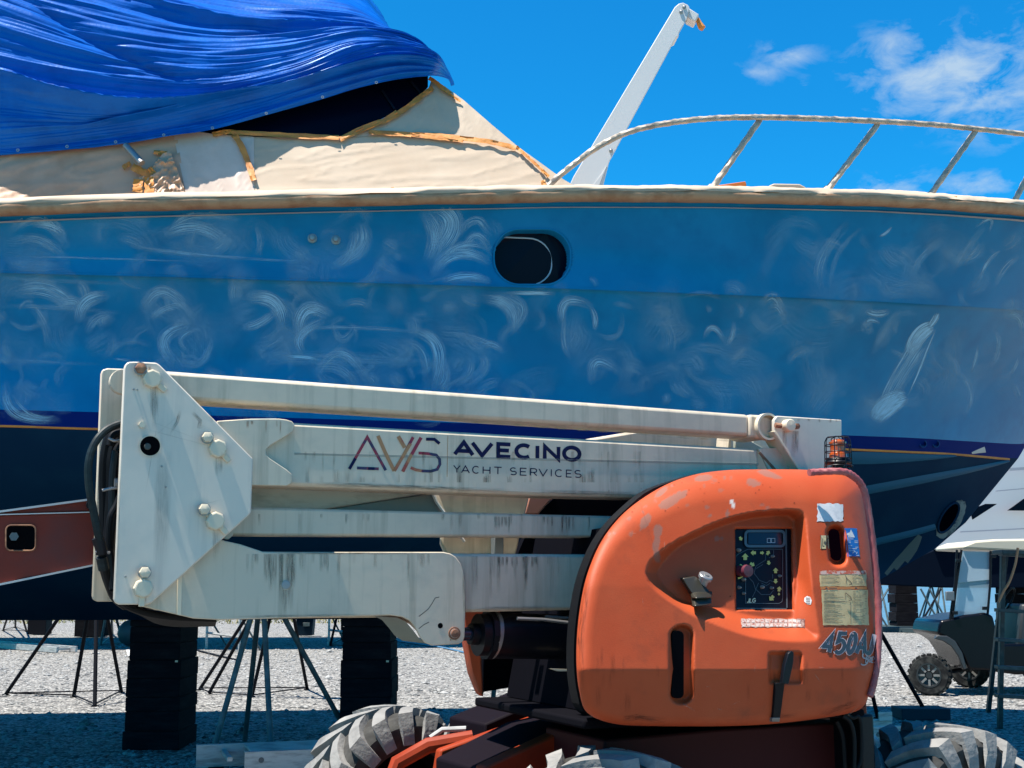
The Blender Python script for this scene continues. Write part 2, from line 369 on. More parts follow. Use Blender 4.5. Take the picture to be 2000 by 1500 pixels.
# dry grass verge at the back of the yard
r = random.Random(4); mb = MB()
for i in range(2600):
    x = r.uniform(-26, 4.5); y = r.uniform(47, 56); h = r.uniform(.04, .15); w = .035; a = r.uniform(0, 3.1)
    mb.add([(x-w*math.cos(a), y-w*math.sin(a), 0), (x+w*math.cos(a), y+w*math.sin(a), 0), (x+r.uniform(-.05,.05), y+r.uniform(-.05,.05), h)], [(0,1,2)])
tag(mb.obj('dry_grass', mat('dry_grass', (.26,.22,.09), .9, col2=(.18,.19,.07), nscale=.8)), 'thin yellow dry grass along the back edge of the gravel yard', 'grass', kind='stuff')
# loose pebbles standing proud of the gravel
mb = MB(); r = random.Random(9)
ico = [(0,0,1),(.9,0,.3),(.28,.86,.3),(-.73,.53,.3),(-.73,-.53,.3),(.28,-.86,.3)]
for i in range(7000):
    y = 9.5+ (r.random()**1.6)*22; x = r.uniform(-.46, .46)*y; s = r.uniform(.010, .034)*(1+ (y-9)*.02)*(2.4 if i % 37 == 0 else 1); a = r.uniform(0, 6.3); c, d = math.cos(a), math.sin(a); fl = r.uniform(.4,.9)
    vs = [(x+s*(u*c-v*d)*r.uniform(.8,1.3), y+s*(u*d+v*c), s*w*fl) for u, v, w in ico]
    base = [(x+s*1.0*(u*c-v*d), y+s*1.0*(u*d+v*c), -.004) for u, v, w in ico[1:]]
    n = 6; fs = [(0,1,2),(0,2,3),(0,3,4),(0,4,5),(0,5,1)] + [(1+k, 6+k, 6+(k+1) % 5, 1+(k+1) % 5) for k in range(5)]
    mb.add(vs+base, fs)
tag(mb.obj('loose_stones', mat('loose_stone', (.30,.305,.30), .9, col2=(.05,.055,.06), nscale=9, lo=.45, hi=.6)), 'loose pale and dark stones scattered over the gravel yard', 'gravel', kind='stuff')

# ------------------------------------------------------------------ the blue yacht
yacht = empty('yacht', tuple(Q0), 'large blue motor yacht hull propped ashore with tan masking paper round its deck and deckhouse', 'yacht')
CURV = {'SH': [(-300,434),(0,419),(200,411),(400,406),(600,401),(800,397),(1100,391),(1400,392),(1700,399),(1850,407),(2000,418)],
        'KN': [(-300,524),(0,533),(330,541),(700,552),(1080,563),(1500,579),(1750,591),(2000,606)],
        'BT': [(-300,794),(0,800),(195,805),(900,826),(1645,850),(1780,855),(1975,867)],
        'BB': [(-300,822),(0,830),(195,836),(900,853),(1650,875),(1780,881),(1977,895)]}
def z_of(curve, X, Y):
    xs_, ys_ = zip(*CURV[curve]); z = 3
    for _ in range(4):
        px, _y = project((X, Y, z)); py = np.interp(px, xs_, ys_)
        v = (750-py)/F; z = HCAM + Y*(v*cp+sp)/(cp-v*sp)
    return z, px
# (b0, t0, power, t_end, z_end)
SPEC = {'K': (0, 0, 1, 3.45, 1.43), 'C0': (.9, -2, 1.5, 4.1, 1.77), 'C1': (1.7, -1.5, 1.7, 4.42, 2.02), 'BB': (2.5, -1.0, 1.9, 5.0, 2.66), 'BT': (2.53, -.9, 1.95, 5.1, 2.80),
        'KN': (2.70, 0.0, 2.3, 6.0, 4.05), 'SH': (2.82, .5, 2.5, 6.75, 5.0)}
ZL = {'K': 1.12, 'C0': 1.45, 'C1': 1.85}
TL = -13.0
def half_b(k, t):
    b0, t0, p, te, ze = SPEC[k]
    return b0*(1-np.clip((t-t0)/(te-t0), 0, 1)**p) if b0 else 0*t
_cz = {}
def curve3(k, u):      # u array 0..1 -> points (port = camera side), as (t, b, z)
    te = SPEC[k][3]; ze = SPEC[k][4]; t = TL + u*(te-TL); b = half_b(k, t)
    if k in ZL: 
        z = ZL[k] + (ze-ZL[k])*np.clip((t+2)/(te+2), 0, 1)**2.6
    else:
        if k not in _cz:
            tt = np.linspace(TL, te, 120); bb = half_b(k, tt); zz = []; lim = None
            for a, b_ in zip(tt, bb):
                P = Q0 + YA*a + YM*b_; z, px = z_of(k, P.x, P.y)
                if px > CURV[k][-1][0] and lim is None: lim = len(zz)
                zz.append(z)
            zz = np.array(zz)
            if lim is not None and lim < 119:
                i0 = max(lim-1, 1); s = (tt-tt[i0])/(te-tt[i0]); sl = (zz[i0]-zz[i0-6])/(tt[i0]-tt[i0-6])*(te-tt[i0])
                zz[i0:] = (zz[i0] + sl*(s*(1-s)) + (ze-zz[i0])*s*s + 0*s)[i0:] + 0
            _cz[k] = (tt, zz)
        z = np.interp(t, *_cz[k])
    return t, b, z
U = np.unique(np.concatenate([np.linspace(0, .62, 60), np.linspace(.62, 1, 420)]))
U = U**1.0
def to3(t, b, z, side=1):
    X = Q0.x + YA.x*t + YM.x*b*side; Y = Q0.y + YA.y*t + YM.y*b*side
    return np.stack([X, Y, z], -1)
def loft(keys, subs, side=1, bulge=None, off=0):
    rows = []
    for i in range(len(keys)-1):
        A = curve3(keys[i], U); C = curve3(keys[i+1], U); n = subs[i]
        for k in range(n + (1 if i == len(keys)-2 else 0)):
            w = k/n; bu = (bulge[i]*math.sin(math.pi*w) if bulge else 0)
            t = A[0]*(1-w)+C[0]*w; b = A[1]*(1-w)+C[1]*w; b = b + bu*np.clip(b, 0, 1); z = A[2]*(1-w)+C[2]*w
            rows.append(to3(t, b+off*(b > 0), z, side))
    return np.array(rows)
hull_m = mat('blue_hull_paint', (.004,.155,.32), .22, col2=(.007,.205,.41), nscale=1.4, lo=.42, hi=.66, amt=.7, coat=.0, col3=(.003,.125,.27), n3=2.6, spec=.30)
hull_m.node_tree.nodes['Principled BSDF'].inputs['Specular Tint'].default_value = (.2,.6,1,1)
boot_m = mat('royal_blue_stripe', (.0005,.015,.13), .5, spec=.03)
anti_m = mat('dark_antifouling', (.002,.020,.05), .6, col2=(.004,.028,.06), nscale=1.4, spec=.03)
strake_m = mat('lighter_strake_blue', (.012,.085,.15), .5, spec=.1)
# topsides below the knuckle, topsides above it (a 15 mm ledge between them), with the hawse opening pressed in
PILL = None
def pill_poly(cx, cy, hw, hh, r, n=8, sk=0):
    P = []
    for (sx, sy, a0) in ((1,1,0),(-1,1,90),(-1,-1,180),(1,-1,270)):
        for k in range(n+1):
            a = R(a0+90*k/n); x = cx+sx*(hw-r)+r*math.cos(a); y = cy+sy*(hh-r)+r*math.sin(a); P.append((x+sk*(y-cy), y))
    return P
PILL = pill_poly(1039.5, 501.5, 73.5, 53, 50, 9)
def project_np(P):
    v = P-np.array(CAM); up = -sp*v[..., 1]+cp*v[..., 2]; fw = cp*v[..., 1]+sp*v[..., 2]
    return np.stack([1000+F*v[..., 0]/fw, 750-F*up/fw], -1)
trees = {}
for side in (1, -1):
    up = loft(['KN', 'SH'], [150 if side == 1 else 10], side, [-.05], 0)
    if side == 1:
        # finer columns round the opening
        px = project_np(up); sd = sdist(px.reshape(-1, 2), PILL).reshape(px.shape[:2])
        up2 = up.copy(); dep = smooth(-1.5, 1.5, sd)*.13
        up2 = up2 - np.array(YM)*dep[..., None]
    else: up2 = up
    o1 = link('upper_topside', grid_mesh('upper_topside', up2 if side == 1 else up2[:, ::-1], yacht), hull_m, yacht)
    kn = curve3('KN', U); ledge = np.array([to3(kn[0], kn[1]-.035*np.clip((1-U)*12, 0, 1), kn[2], side), to3(kn[0], kn[1], kn[2]+.016, side)])
    lo = loft(['BT', 'KN'], [40 if side == 1 else 10], side, [-.10]); lo[-1] = ledge[0]
    lo[:-1] -= (np.array(YM)*side*.035)[None, None] * smooth(.3, .95, np.linspace(0, 1, len(lo)))[:-1, None, None]*np.clip((np.array([3.2])-np.linspace(0,1,len(lo))[:-1,None]*0)/3.2, 0, 1)[..., None]*np.clip((1-U)[None, :, None]*12, 0, 1)
    o2 = link('lower_topside', grid_mesh('lower_topside', np.concatenate([lo, ledge[1:]]) if side == 1 else np.concatenate([lo, ledge[1:]])[:, ::-1], yacht), hull_m, yacht)
    bo = loft(['BB', 'BT'], [3], side)
    o3 = link('boot_stripe', grid_mesh('boot_stripe', bo if side == 1 else bo[:, ::-1], yacht), boot_m, yacht)
    bt = loft(['K', 'C0', 'C1', 'BB'], [6, 6, 8], side, [.03, .05, .10])
    o4 = link('bottom', grid_mesh('bottom', bt if side == 1 else bt[:, ::-1], yacht), anti_m, yacht)
    if side == 1:
        oy = Vector(Q0)
        def tree_of(*obs):
            vs = []; fs = []
            for o in obs:
                n = len(vs); vs += [v.co+oy for v in o.data.vertices]; fs += [tuple(i+n for i in p.vertices) for p in o.data.polygons]
            return BVHTree.FromPolygons(vs, fs)
        HT = tree_of(o1, o2, o3, o4)
    pass
def on_hull(px, py, off=.003, tr=None):
    d = ray(px, py).normalized(); h = (tr or HT).ray_cast(CAM, d)
    if h[0] is None: return None
    n = h[1]; n = n if n.dot(d) < 0 else -n
    return h[0] + n*off
def hull_ribbon(mb, pts, w, off=.004, th=True, tr=None, seg=3):
    P = catmull(pts, 8) if len(pts) > 2 else resample(pts, 20); ws = np.interp(np.linspace(0, 1, len(P)), np.linspace(0, 1, len(w)), w) if hasattr(w, '__len__') else np.full(len(P), w)
    T = np.gradient(P, axis=0); T /= np.maximum(np.linalg.norm(T, axis=1), 1e-6)[:, None]; Nn = np.stack([-T[:, 1], T[:, 0]], 1)
    n0 = len(mb.v); ok = []; idx = {}
    for i in range(len(P)):
        for k in range(seg+1):
            q = P[i] + Nn[i]*ws[i]*(k/seg-.5); h = on_hull(q[0], q[1], off*(1 if 0 < k < seg else .3), tr)
            if h is not None: idx[i, k] = len(mb.v); mb.v.append(h)
    for i in range(len(P)-1):
        for k in range(seg):
            q = [idx.get(x) for x in ((i, k), (i+1, k), (i+1, k+1), (i, k+1))]
            if None not in q: mb.f.append(tuple(q))
# chine flat and the two spray strakes, 15 mm proud of the bottom
for pts, w in (([(1200,1010),(1400,985),(1560,962),(1690,942),(1800,921),(1868,902)][:0] or [(1560,893),(1700,894),(1800,893),(1866,890)], [26,24,13,3]),
               ([(1300,1030),(1500,993),(1690,957),(1800,936),(1900,916),(1970,900)], [17,17,17,16,11,4]),
               ([(1450,1120),(1600,1085),(1705,1059),(1780,1041),(1826,1028)], [14,14,14,13,11])):
    mb = MB(); hull_ribbon(mb, pts, w, .015); mb.obj('spray_strake', strake_m, yacht, smooth=True)
mb = MB(); hull_ribbon(mb, [(1735,1126),(1758,1100),(1782,1070),(1797,1046)], [20,24,20,8], .004); mb.obj('reflection_band', mat('olive_reflection', (.05,.085,.085), .6), yacht, smooth=True)  # olive band paints in the reflection of sunlit ground
mb = MB(); hull_ribbon(mb, [(1880,918),(1925,925),(1950,905)], [20,40,8], .003)
# masking tape line under the boot stripe
mb = MB(); hull_ribbon(mb, [(-420,825),(0,832),(195,838),(900,855),(1500,872),(1650,877.5),(1780,883),(1860,887),(1972,897)], 4.2, .003); mb.obj('waterline_tape', M_tape, yacht)
mb = MB(); hull_ribbon(mb, [(1898,885),(1912,881),(1924,878)], [3,8,12], .003); mb.obj('waterline_patch', mat('bare_gelcoat_patch', (.55,.5,.45), .6), yacht)
# bow thruster tunnel
c = on_hull(1853, 1011, 0); h2 = HT.ray_cast(CAM, ray(1853, 1011).normalized()); nrm = h2[1] if h2[1].dot(c-CAM) < 0 else -h2[1]
def hull_ellipse(cx, cy, rx, ry, rot, off, n=32, jag=0, seed=1):
    r = random.Random(seed); out = []
    for k in range(n):
        a = 2*math.pi*k/n; x = rx*math.cos(a)*(1+r.uniform(-jag, jag)); y = ry*math.sin(a)*(1+r.uniform(-jag, jag)); ca, sa = math.cos(R(rot)), math.sin(R(rot))
        h = on_hull(cx+x*ca-y*sa, cy+x*sa+y*ca, off)
        if h is not None: out.append(h)
    return out
E1 = hull_ellipse(1857, 1014, 44, 19, -57, .006, jag=.05); mb = MB()
if len(E1) > 6: mb.add(E1, [tuple(range(len(E1)))]); mb.obj('thruster_scrape', mat('scraped_primer', (.13,.17,.17), .7, col2=(.03,.05,.06), nscale=11, lo=.5, hi=.6), yacht)
E2 = hull_ellipse(1851, 1010, 33, 13.5, -59, .010); mb = MB()
if len(E2) > 6:
    mb.tube(E2+[E2[0]], .012, 8); mb.obj('thruster_rim', anti_m, yacht, smooth=True)
    mb = MB(); n = len(E2); inner = [p+Vector((-.10,.55,.02)) for p in E2]; mb.add(E2+inner, [(i, (i+1) % n, n+(i+1) % n, n+i) for i in range(n)] + [tuple(range(n, 2*n))])
    mb2 = MB().add([p+Vector((0,0,0)) for p in hull_ellipse(1851, 1010, 32, 13, -59, .0085)], [tuple(range(len(hull_ellipse(1851, 1010, 32, 13, -59, .0085))))]); mb2.obj('thruster_opening', mat('thruster_dark', (.0008,.001,.003), .9, spec=0), yacht)
# outlets in the boot stripe
for x in (1802, 1827):
    p = on_hull(x, 867, 0)
    mb = MB().lathe([(-.02,.0),(-.02,.030),(.004,.034),(.016,.034),(.016,.027),(-.015,.025),(-.015,0)], p, YM, 20); mb.obj('drain_outlet', mat('navy_fitting', (.004,.010,.12), .3), yacht, smooth=True)
for x, y in ((610, 466), (656, 469)):
    p = on_hull(x, y, 0)
    mb = MB().lathe([(0,.034),(.012,.034),(.014,.022),(.03,.024),(.04,.018),(.042,0)], p, YM, 16); mb.obj('exhaust_fitting', M_steel, yacht, smooth=True)
# hawse opening: rim, recessed dark glass, pale rubber seal
def hull_loop(poly, b): return [Yp(x, y, b) for x, y in poly]
hp = on_hull(940, 500, 0); bpill = (hp-Q0).dot(YM)
pb = lambda x, y: (lambda h: h)(Yp(x, y, ((on_hull(945, y, 0) or hp)-Q0).dot(YM)*(1-(x-945)/190) + ((on_hull(1135, y, 0) or hp)-Q0).dot(YM)*((x-945)/190)))
rim = [pb(x, y)+YM*.001 for x, y in pill_poly(1039.5, 501.5, 75, 54.5, 50, 9)]
MB().tube(rim+[rim[0]], .007, 6, cap=False).obj('opening_rim', hull_m, yacht, smooth=True)
MB().prism([pb(x, y)-YM*.105 for x, y in pill_poly(1030, 503, 84, 60, 52, 8)], -YM*.01).obj('opening_glass', mat('opening_dark_glass', (.002,.004,.014), .3, spec=.08), yacht)
seal = [pb(x, y)-YM*.09 for x, y in arc(1035, 505, 46, 46, -90, 0, 8) + arc(1035, 512, 46, 40, 0, 70, 6)]
seal = [pb(966, 456)-YM*.09] + [pb(1010, 458)-YM*.09] + seal
MB().tube(seal, .006, 6).obj('opening_seal', mat('pale_rubber_seal', (.42,.47,.52), .6), yacht, smooth=True)
wall = []
# deck, transom and far bulwark close the hull
sh = curve3('SH', U); A = to3(sh[0], sh[1], sh[2]-.05, 1); C = to3(sh[0], sh[1], sh[2]-.05, -1)
link('deck', grid_mesh('deck', np.array([A*(1-w)+C*w for w in (0, .25, .5, .75, 1)]), yacht), M_film, yacht)
ks = ['K', 'C0', 'C1', 'BB', 'BT', 'KN', 'SH']; tr = [Vector(to3(*[np.array([q[0]]) for q in curve3(k, U)], 1)[0]) for k in ks] + [Vector(to3(*[np.array([q[0]]) for q in curve3(k, U)], -1)[0]) for k in ks[::-1]]
MB().add(tr, [tuple(range(len(tr)))]).obj('transom', hull_m, yacht)
# masked cap rail swept along the sheer (wrinkled)
def sweep_sheer(name, prof, m, side, wr, seed, bev=0):
    idx = np.arange(len(U)); t, b, z = sh; rows = []
    for k, (o, h) in enumerate(prof):
        nz_ = (fbm(t*5+k*.7, t*0+k*3.1+seed, seed, 4)-.47)*wr
        rows.append(to3(t, b+(o+nz_)*np.clip(b*2, 0, 1), z+h+nz_*.7, side))
    return link(name, grid_mesh(name, np.array(rows if side == 1 else rows[::-1]), yacht), m, yacht)
for side in (1, -1):
    sweep_sheer('cap_rail_underside', [(-.02,-.012),(.05,-.018),(.085,0),(.095,.030),(.088,.048)], mat('tan_masked_underside', (.42,.24,.13), .6, col2=(.32,.15,.07), nscale=6, bump=.3, bscale=30), side, .02, 3)
    sweep_sheer('cap_rail_cover', [(.090,.044),(.096,.056),(.07,.088),(.04,.105),(0,.118),(-.06,.125),(-.16,.13),(-.34,.125),(-.5,.09)], M_paper, side, .035, 8)
# small tape tabs along the cap rail edge
r = random.Random(2); mb = MB()
for i in range(26):
    x = r.uniform(-20, 2000); y = np.interp(x, *zip(*CURV['SH'])); w = r.uniform(15, 60); bb = 2.9
    s3 = [on_hull(q, y+8, 0) for q in (x, x+w)]
    if None in s3: continue
    q0, q1 = s3; out = YM*.10
    mb.add([q0+out+Vector((0,0,.045)), q1+out+Vector((0,0,.045)), q1+out+Vector((0,0,.085+r.uniform(0,.02)))-YM*.015, q0+out+Vector((0,0,.085))-YM*.015], [(0,1,2,3)])
mb.obj('cap_rail_tape', M_tape, yacht)

# polishing compound smears as thin films; some bow strokes paint in its reflection
def smear_mat():
    m = bpy.data.materials.new('polish_smear'); m.use_nodes = True; t = m.node_tree; b = t.nodes['Principled BSDF']; l = t.links.new
    b.inputs['Base Color'].default_value = (.30,.52,.68,1); b.inputs['Roughness'].default_value = .55; b.inputs['Specular IOR Level'].default_value = .2
    uv = t.nodes.new('ShaderNodeUVMap'); uv.uv_map = 'uv'; at = t.nodes.new('ShaderNodeAttribute'); at.attribute_name = 'amount'
    mp_ = t.nodes.new('ShaderNodeMapping'); mp_.inputs['Scale'].default_value = (.9, 17, 1); l(uv.outputs[0], mp_.inputs[0])
    n = t.nodes.new('ShaderNodeTexNoise'); n.inputs['Scale'].default_value = 1; n.inputs['Detail'].default_value = 5; n.inputs['Roughness'].default_value = .62; n.inputs['Distortion'].default_value = .03; l(mp_.outputs[0], n.inputs[0])
    mr = t.nodes.new('ShaderNodeMapRange'); mr.inputs[1].default_value = .38; mr.inputs[2].default_value = .66; l(n.outputs[0], mr.inputs[0])
    al = math_n(t, 'MULTIPLY', mr.outputs[0], at.outputs['Fac'], True); l(al, b.inputs['Alpha'])
    return m
SM = [(15,455,80,425,132,490,34,.8),(15,478,80,470,140,522,26,.5),(60,440,100,440,128,462,22,1),(0,500,60,520,140,515,30,.35),(330,455,380,420,470,432,22,.7),(308,468,385,444,456,488,32,.8),(250,478,330,492,420,500,12,.5),
 (498,440,508,470,500,500,16,.45),(560,440,560,480,610,505,60,.25),(700,430,705,480,650,515,40,.8),(640,520,680,500,690,440,24,.6),(660,440,700,405,720,440,30,.35),(840,405,880,440,835,505,60,.9),(820,410,850,460,830,520,40,.7),
 (845,540,890,495,960,515,30,1.1),(860,552,910,540,962,552,22,1.1),(850,525,900,480,960,490,18,.8),(885,470,930,430,955,470,22,.6),(900,500,930,460,962,500,20,.7),(0,540,100,548,300,556,10,.3),
 (15,575,90,565,155,610,44,.75),(40,578,85,630,90,690,22,.4),(100,600,140,590,150,600,30,.6),(155,632,168,590,216,578,32,1),(170,655,190,622,228,618,22,.6),(278,612,320,570,382,628,30,.8),(292,625,330,600,370,600,18,.8),
 (386,632,322,660,345,712,30,1),(345,705,395,705,414,650,20,.5),(372,690,355,660,400,640,14,.6),(478,583,535,590,553,642,36,1.2),(470,638,505,632,545,600,22,.8),(560,600,585,640,575,680,28,.4),(582,655,600,605,650,620,34,1.1),
 (596,692,588,655,642,622,24,1.2),(650,622,668,662,700,628,20,.5),(662,600,700,590,720,605,20,.4),(798,645,855,680,842,765,30,1.1),(785,668,825,690,830,752,22,.6),(850,760,870,740,865,700,24,.6),(900,760,945,720,935,690,26,.6),
 (870,755,915,730,912,690,22,.5),(612,745,668,690,728,765,26,.7),(600,725,660,720,700,765,30,.5),(15,738,28,805,122,818,24,.9),(20,765,60,808,110,812,10,.8),(935,582,995,600,1002,655,36,.9),(960,575,1020,600,985,660,26,.6),
 (985,572,1040,572,1086,574,10,1.2),(1100,640,1106,590,1160,600,24,.9),(1150,595,1162,620,1160,645,14,1.0),(1105,610,1100,660,1112,700,14,.5),(1160,650,1205,655,1215,608,14,.4),(1157,752,1168,705,1222,738,26,.8),
 (1290,620,1310,660,1300,700,40,.3),(1375,662,1392,640,1416,668,14,1.1),(1418,672,1430,655,1432,625,12,.8),(1482,602,1512,580,1532,625,24,.6),(1500,605,1520,600,1535,640,16,.5),(1320,690,1380,680,1430,700,30,.3),
 (1240,740,1320,720,1400,710,50,.22),(1200,660,1230,720,1190,780,40,.2),(1400,730,1450,700,1520,730,50,.25),(1580,730,1620,740,1600,790,40,.25),(1690,605,1712,612,1740,606,20,.9),(1690,635,1700,625,1720,632,12,.9),
 (1602,565,1608,500,1660,432,26,.5),(1625,570,1635,500,1690,440,12,.4),(1716,462,1730,455,1742,442,7,1),(1785,545,1800,500,1852,465,22,.4),(1860,535,1885,490,1925,440,18,.45),(1912,548,1930,510,1955,490,9,.8),(1940,565,1965,520,1995,500,16,.5),
 (1903,445,1935,428,1930,455,8,.8),(1880,520,1895,500,1905,485,6,.8),(1700,600,1780,560,1850,590,40,.25),(1706,822,1735,790,1772,772,44,3.4),(1712,815,1730,790,1760,775,30,3.4),(1775,695,1795,655,1824,636,34,3.6),(1780,680,1800,655,1820,640,22,3.4),(1716,785,1750,720,1790,655,4,1.6),(1772,775,1800,710,1828,640,5,1.6),(1722,800,1770,715,1815,650,46,.7),(1812,640,1824,625,1832,610,14,2),  # strokes near the bow also trace its bright reflection and scraped patch
 (1700,700,1725,650,1760,600,20,.25),(1860,720,1895,760,1880,820,14,.5),(1895,730,1905,700,1910,670,8,.8),(1960,620,1990,620,1998,660,20,.7),(1940,640,1950,680,1930,720,16,.5),(1962,740,1980,720,1990,690,12,.6),(1850,640,1860,700,1840,780,40,.2),
 (0,598,100,600,250,612,12,.35),(0,706,60,706,200,712,10,.4),(560,645,700,640,860,654,10,.5),(520,700,620,700,960,708,34,.35),(860,650,930,662,990,690,14,.5),(555,697,590,697,625,703,8,1.4),(220,700,240,703,260,704,6,1),
 (940,680,960,672,985,690,18,.6),(0,500,200,505,400,512,5,.6),(250,480,420,500,610,512,7,.6),(160,430,260,440,300,500,50,.2),(700,560,760,540,830,560,30,.25),(1500,500,1520,460,1560,440,50,.16),(1490,560,1500,510,1530,470,30,.16)]
r = random.Random(33)
for i in range(150):
    x = r.uniform(-20, 1980); y = r.uniform(430, 800); a = r.uniform(0, 6.28); q = r.uniform(30, 80); bnd = r.uniform(-.5, .5)*q
    if (955 < x < 1130 and y < 570) or (x > 1100 and x < 1520 and y < 560): continue
    c_, s_ = math.cos(a)*q, math.sin(a)*q*.8
    if min(y-s_, y+s_, y) < 425: continue
    SM.append((x-c_, y-s_, x-math.sin(a)*bnd, y+math.cos(a)*bnd, x+c_, y+s_, r.uniform(40, 95), r.uniform(.06, .20)))
r = random.Random(21)
for i in range(270):
    x = r.uniform(-20, 1960); y = r.uniform(440, 800)
    if 955 < x < 1130 and y < 570: continue
    if x > 1100 and x < 1500 and y < 560: continue
    rr = r.uniform(18, 60); a = r.uniform(0, 6.28); sw = r.choice([-1, 1])*r.uniform(.8, 2.2)
    p = [(x+rr*math.cos(a+sw*k)*r.uniform(.9,1.2), y+rr*.9*math.sin(a+sw*k)) for k in (0, .5, 1)]
    if min(q[1] for q in p) < 425: continue
    SM.append((*p[0], *p[1], *p[2], r.uniform(10, 42), r.uniform(.10, .42)))
sv = []; sf = []; suv = []; sam = []
for si, s in enumerate(SM):
    P0, P1, P2 = np.array(s[0:2]), np.array(s[2:4]), np.array(s[4:6]); w = s[6]; am = s[7]; n = 22; m_ = 6
    C1_ = 2*P1-(P0+P2)/2; ln = np.hypot(*(P1-P0))+np.hypot(*(P2-P1)); ok = {}
    for i in range(n+1):
        t = i/n; q = (1-t)**2*P0+2*t*(1-t)*C1_+t*t*P2; d = 2*(1-t)*(C1_-P0)+2*t*(P2-C1_); d = d/max(np.hypot(*d), 1e-6); nn = np.array([-d[1], d[0]])
        for k in range(m_+1):
            v = k/m_; pt = q+nn*w*(v-.5)*(.75+.25*math.sin(math.pi*t)); h = on_hull(pt[0], pt[1], .0025+.00005*(si % 17))
            if h is None or pt[1] < np.interp(pt[0], *zip(*CURV['SH']))+6: continue
            if 950 < pt[0] < 1130 and pt[1] < 570 and sdist([pt], PILL)[0] > -3: continue
            ok[i, k] = len(sv); sv.append(h - origin_of(yacht)); suv.append((t*ln/60+si*3.7, v*w/26+si*1.3))
            e = min(t, 1-t); sam.append(am*min(1, e*3.2)*min(1, min(v, 1-v)*3.2))
    for i in range(n):
        for k in range(m_):
            q = [ok.get(x) for x in ((i, k), (i+1, k), (i+1, k+1), (i, k+1))]
            if None not in q: sf.append(tuple(q))
sam = [min(a_*1.45, 3.2) for a_ in sam]
me = bpy.data.meshes.new('smears_and_reflections'); me.from_pydata(sv, [], sf); me.update()
uvl = me.uv_layers.new(name='uv'); li = np.empty(len(me.loops), int); me.loops.foreach_get('vertex_index', li); uvl.data.foreach_set('uv', np.array(suv)[li].ravel())
at = me.attributes.new('amount', 'FLOAT', 'POINT'); at.data.foreach_set('value', np.array(sam, float))
me.polygons.foreach_set('use_smooth', [True]*len(me.polygons))
o = link('smears_and_reflections', me, smear_mat(), yacht); o['kind'] = 'stuff'

# ------------------------------------------------------------------ deckhouse, masking, windows, davit, rail (parts of the yacht)
LEAN = .36
def DK(px, py, off=0): return Yp(px, py, 2.12+off, LEAN, 4.35)
def patch(name, poly, fn, m, spacing=7, disp=None, parent=yacht):
    poly = np.array(poly, float); bd = resample(poly, max(12, int(np.linalg.norm(np.diff(np.vstack([poly, poly[:1]]), axis=0), axis=1).sum()/spacing)), True)
    x0, y0 = poly.min(0); x1, y1 = poly.max(0); gx, gy = np.meshgrid(np.arange(x0, x1, spacing), np.arange(y0, y1, spacing)); gp = np.stack([gx.ravel(), gy.ravel()], 1)
    gp = gp[sdist(gp, bd) > spacing*.5]; al = np.vstack([bd, gp]); n = len(bd)
    res = delaunay_2d_cdt([Vector(p) for p in al], [(i, (i+1) % n) for i in range(n)], [], 1, .0001)
    pts = res[0]; dv = disp(np.array([tuple(p) for p in pts])) if disp else np.zeros(len(pts)); og = origin_of(parent)
    vs = [fn(p[0], p[1], d) - og for p, d in zip(pts, dv)]
    me = bpy.data.meshes.new(name); me.from_pydata(vs, [], [tuple(f) for f in res[2]]); me.update(); me.polygons.foreach_set('use_smooth', [True]*len(me.polygons))
    return link(name, me, m, parent)
def wr(seed, sx, sy, amp, ang=0, amp2=.0):
    def f(p):
        c, s = math.cos(R(ang)), math.sin(R(ang)); u = p[:, 0]*c+p[:, 1]*s; v = -p[:, 0]*s+p[:, 1]*c
        w1 = fbm(u/sx, v/sy, seed, 2)+.09; w2 = 1-np.abs(2*fbm(u/sx*1.7+5, v/sy*.7, seed+9, 2)/.75-1)*2.2
        return amp*(w1-.47)+amp2*np.clip(w2, 0, 1)**3
    return f
out_top = [(-120,285),(0,275),(200,260),(330,250),(420,250),(520,264),(660,269),(740,235),(800,205),(835,178),(842,158),(868,168),(905,195),(960,243),(1010,285),(1060,322),(1100,350),(1134,370)]
body = [(-700,395)] + [(-700,300)] + out_top + [(1134,374)]
P = [DK(x, y, -.03) for x, y in body]
far = [p - YM*(2*max(.25, (p-Q0).dot(YM))) for p in P]
MB().add(P+far, [tuple(range(len(P)))] + [(i, i+1, len(P)+i+1, len(P)+i) for i in range(len(P)-1)] + [tuple(range(len(P), 2*len(P)))[::-1]]).obj('deckhouse', M_paper, yacht)
# dark side window glimpsed under the tarpaulin
wl = [(300,300),(420,262),(660,269),(740,235),(800,205),(836,172),(836,120),(600,140),(300,200)]
patch('side_window', wl, lambda x, y, d: DK(x, y, -.012), M_glassd, 40)
MB().prism([DK(x, y, .0) for x, y in [(745,178),(748,176),(772,212),(769,214)]], YM*.01).obj('window_wiper', M_blackm, yacht)
MB().prism([DK(x, y, .0) for x, y in [(800,160),(804,158),(824,182),(820,184)]], YM*.01).obj('window_wiper', M_blackm, yacht)
pap = patch('side_masking', [(496,268),(660,269),(700,268),(800,262),(870,264),(950,275),(1010,288),(1045,318),(1072,350),(1085,372),(490,384)], lambda x, y, d: DK(x, y, d), M_paper, 4, wr(4, 210, 9, .005, -7, .005))
patch('screen_masking', [(660,269),(740,236),(800,206),(836,180),(850,164),(868,168),(905,195),(960,243),(1010,285),(1100,350),(1136,372),(1085,374),(1072,350),(1045,318),(1010,289),(950,276),(870,265),(800,263)], lambda x, y, d: DK(x, y, d+.004), M_paper, 4, wr(14, 70, 9, .004, 66, .0045))
patch('film_masking', [(338,260),(372,255),(420,262),(496,267),(497,384),(365,386)], lambda x, y, d: DK(x, y, d+.006), M_film, 4, wr(24, 90, 12, .006, 74, .005))
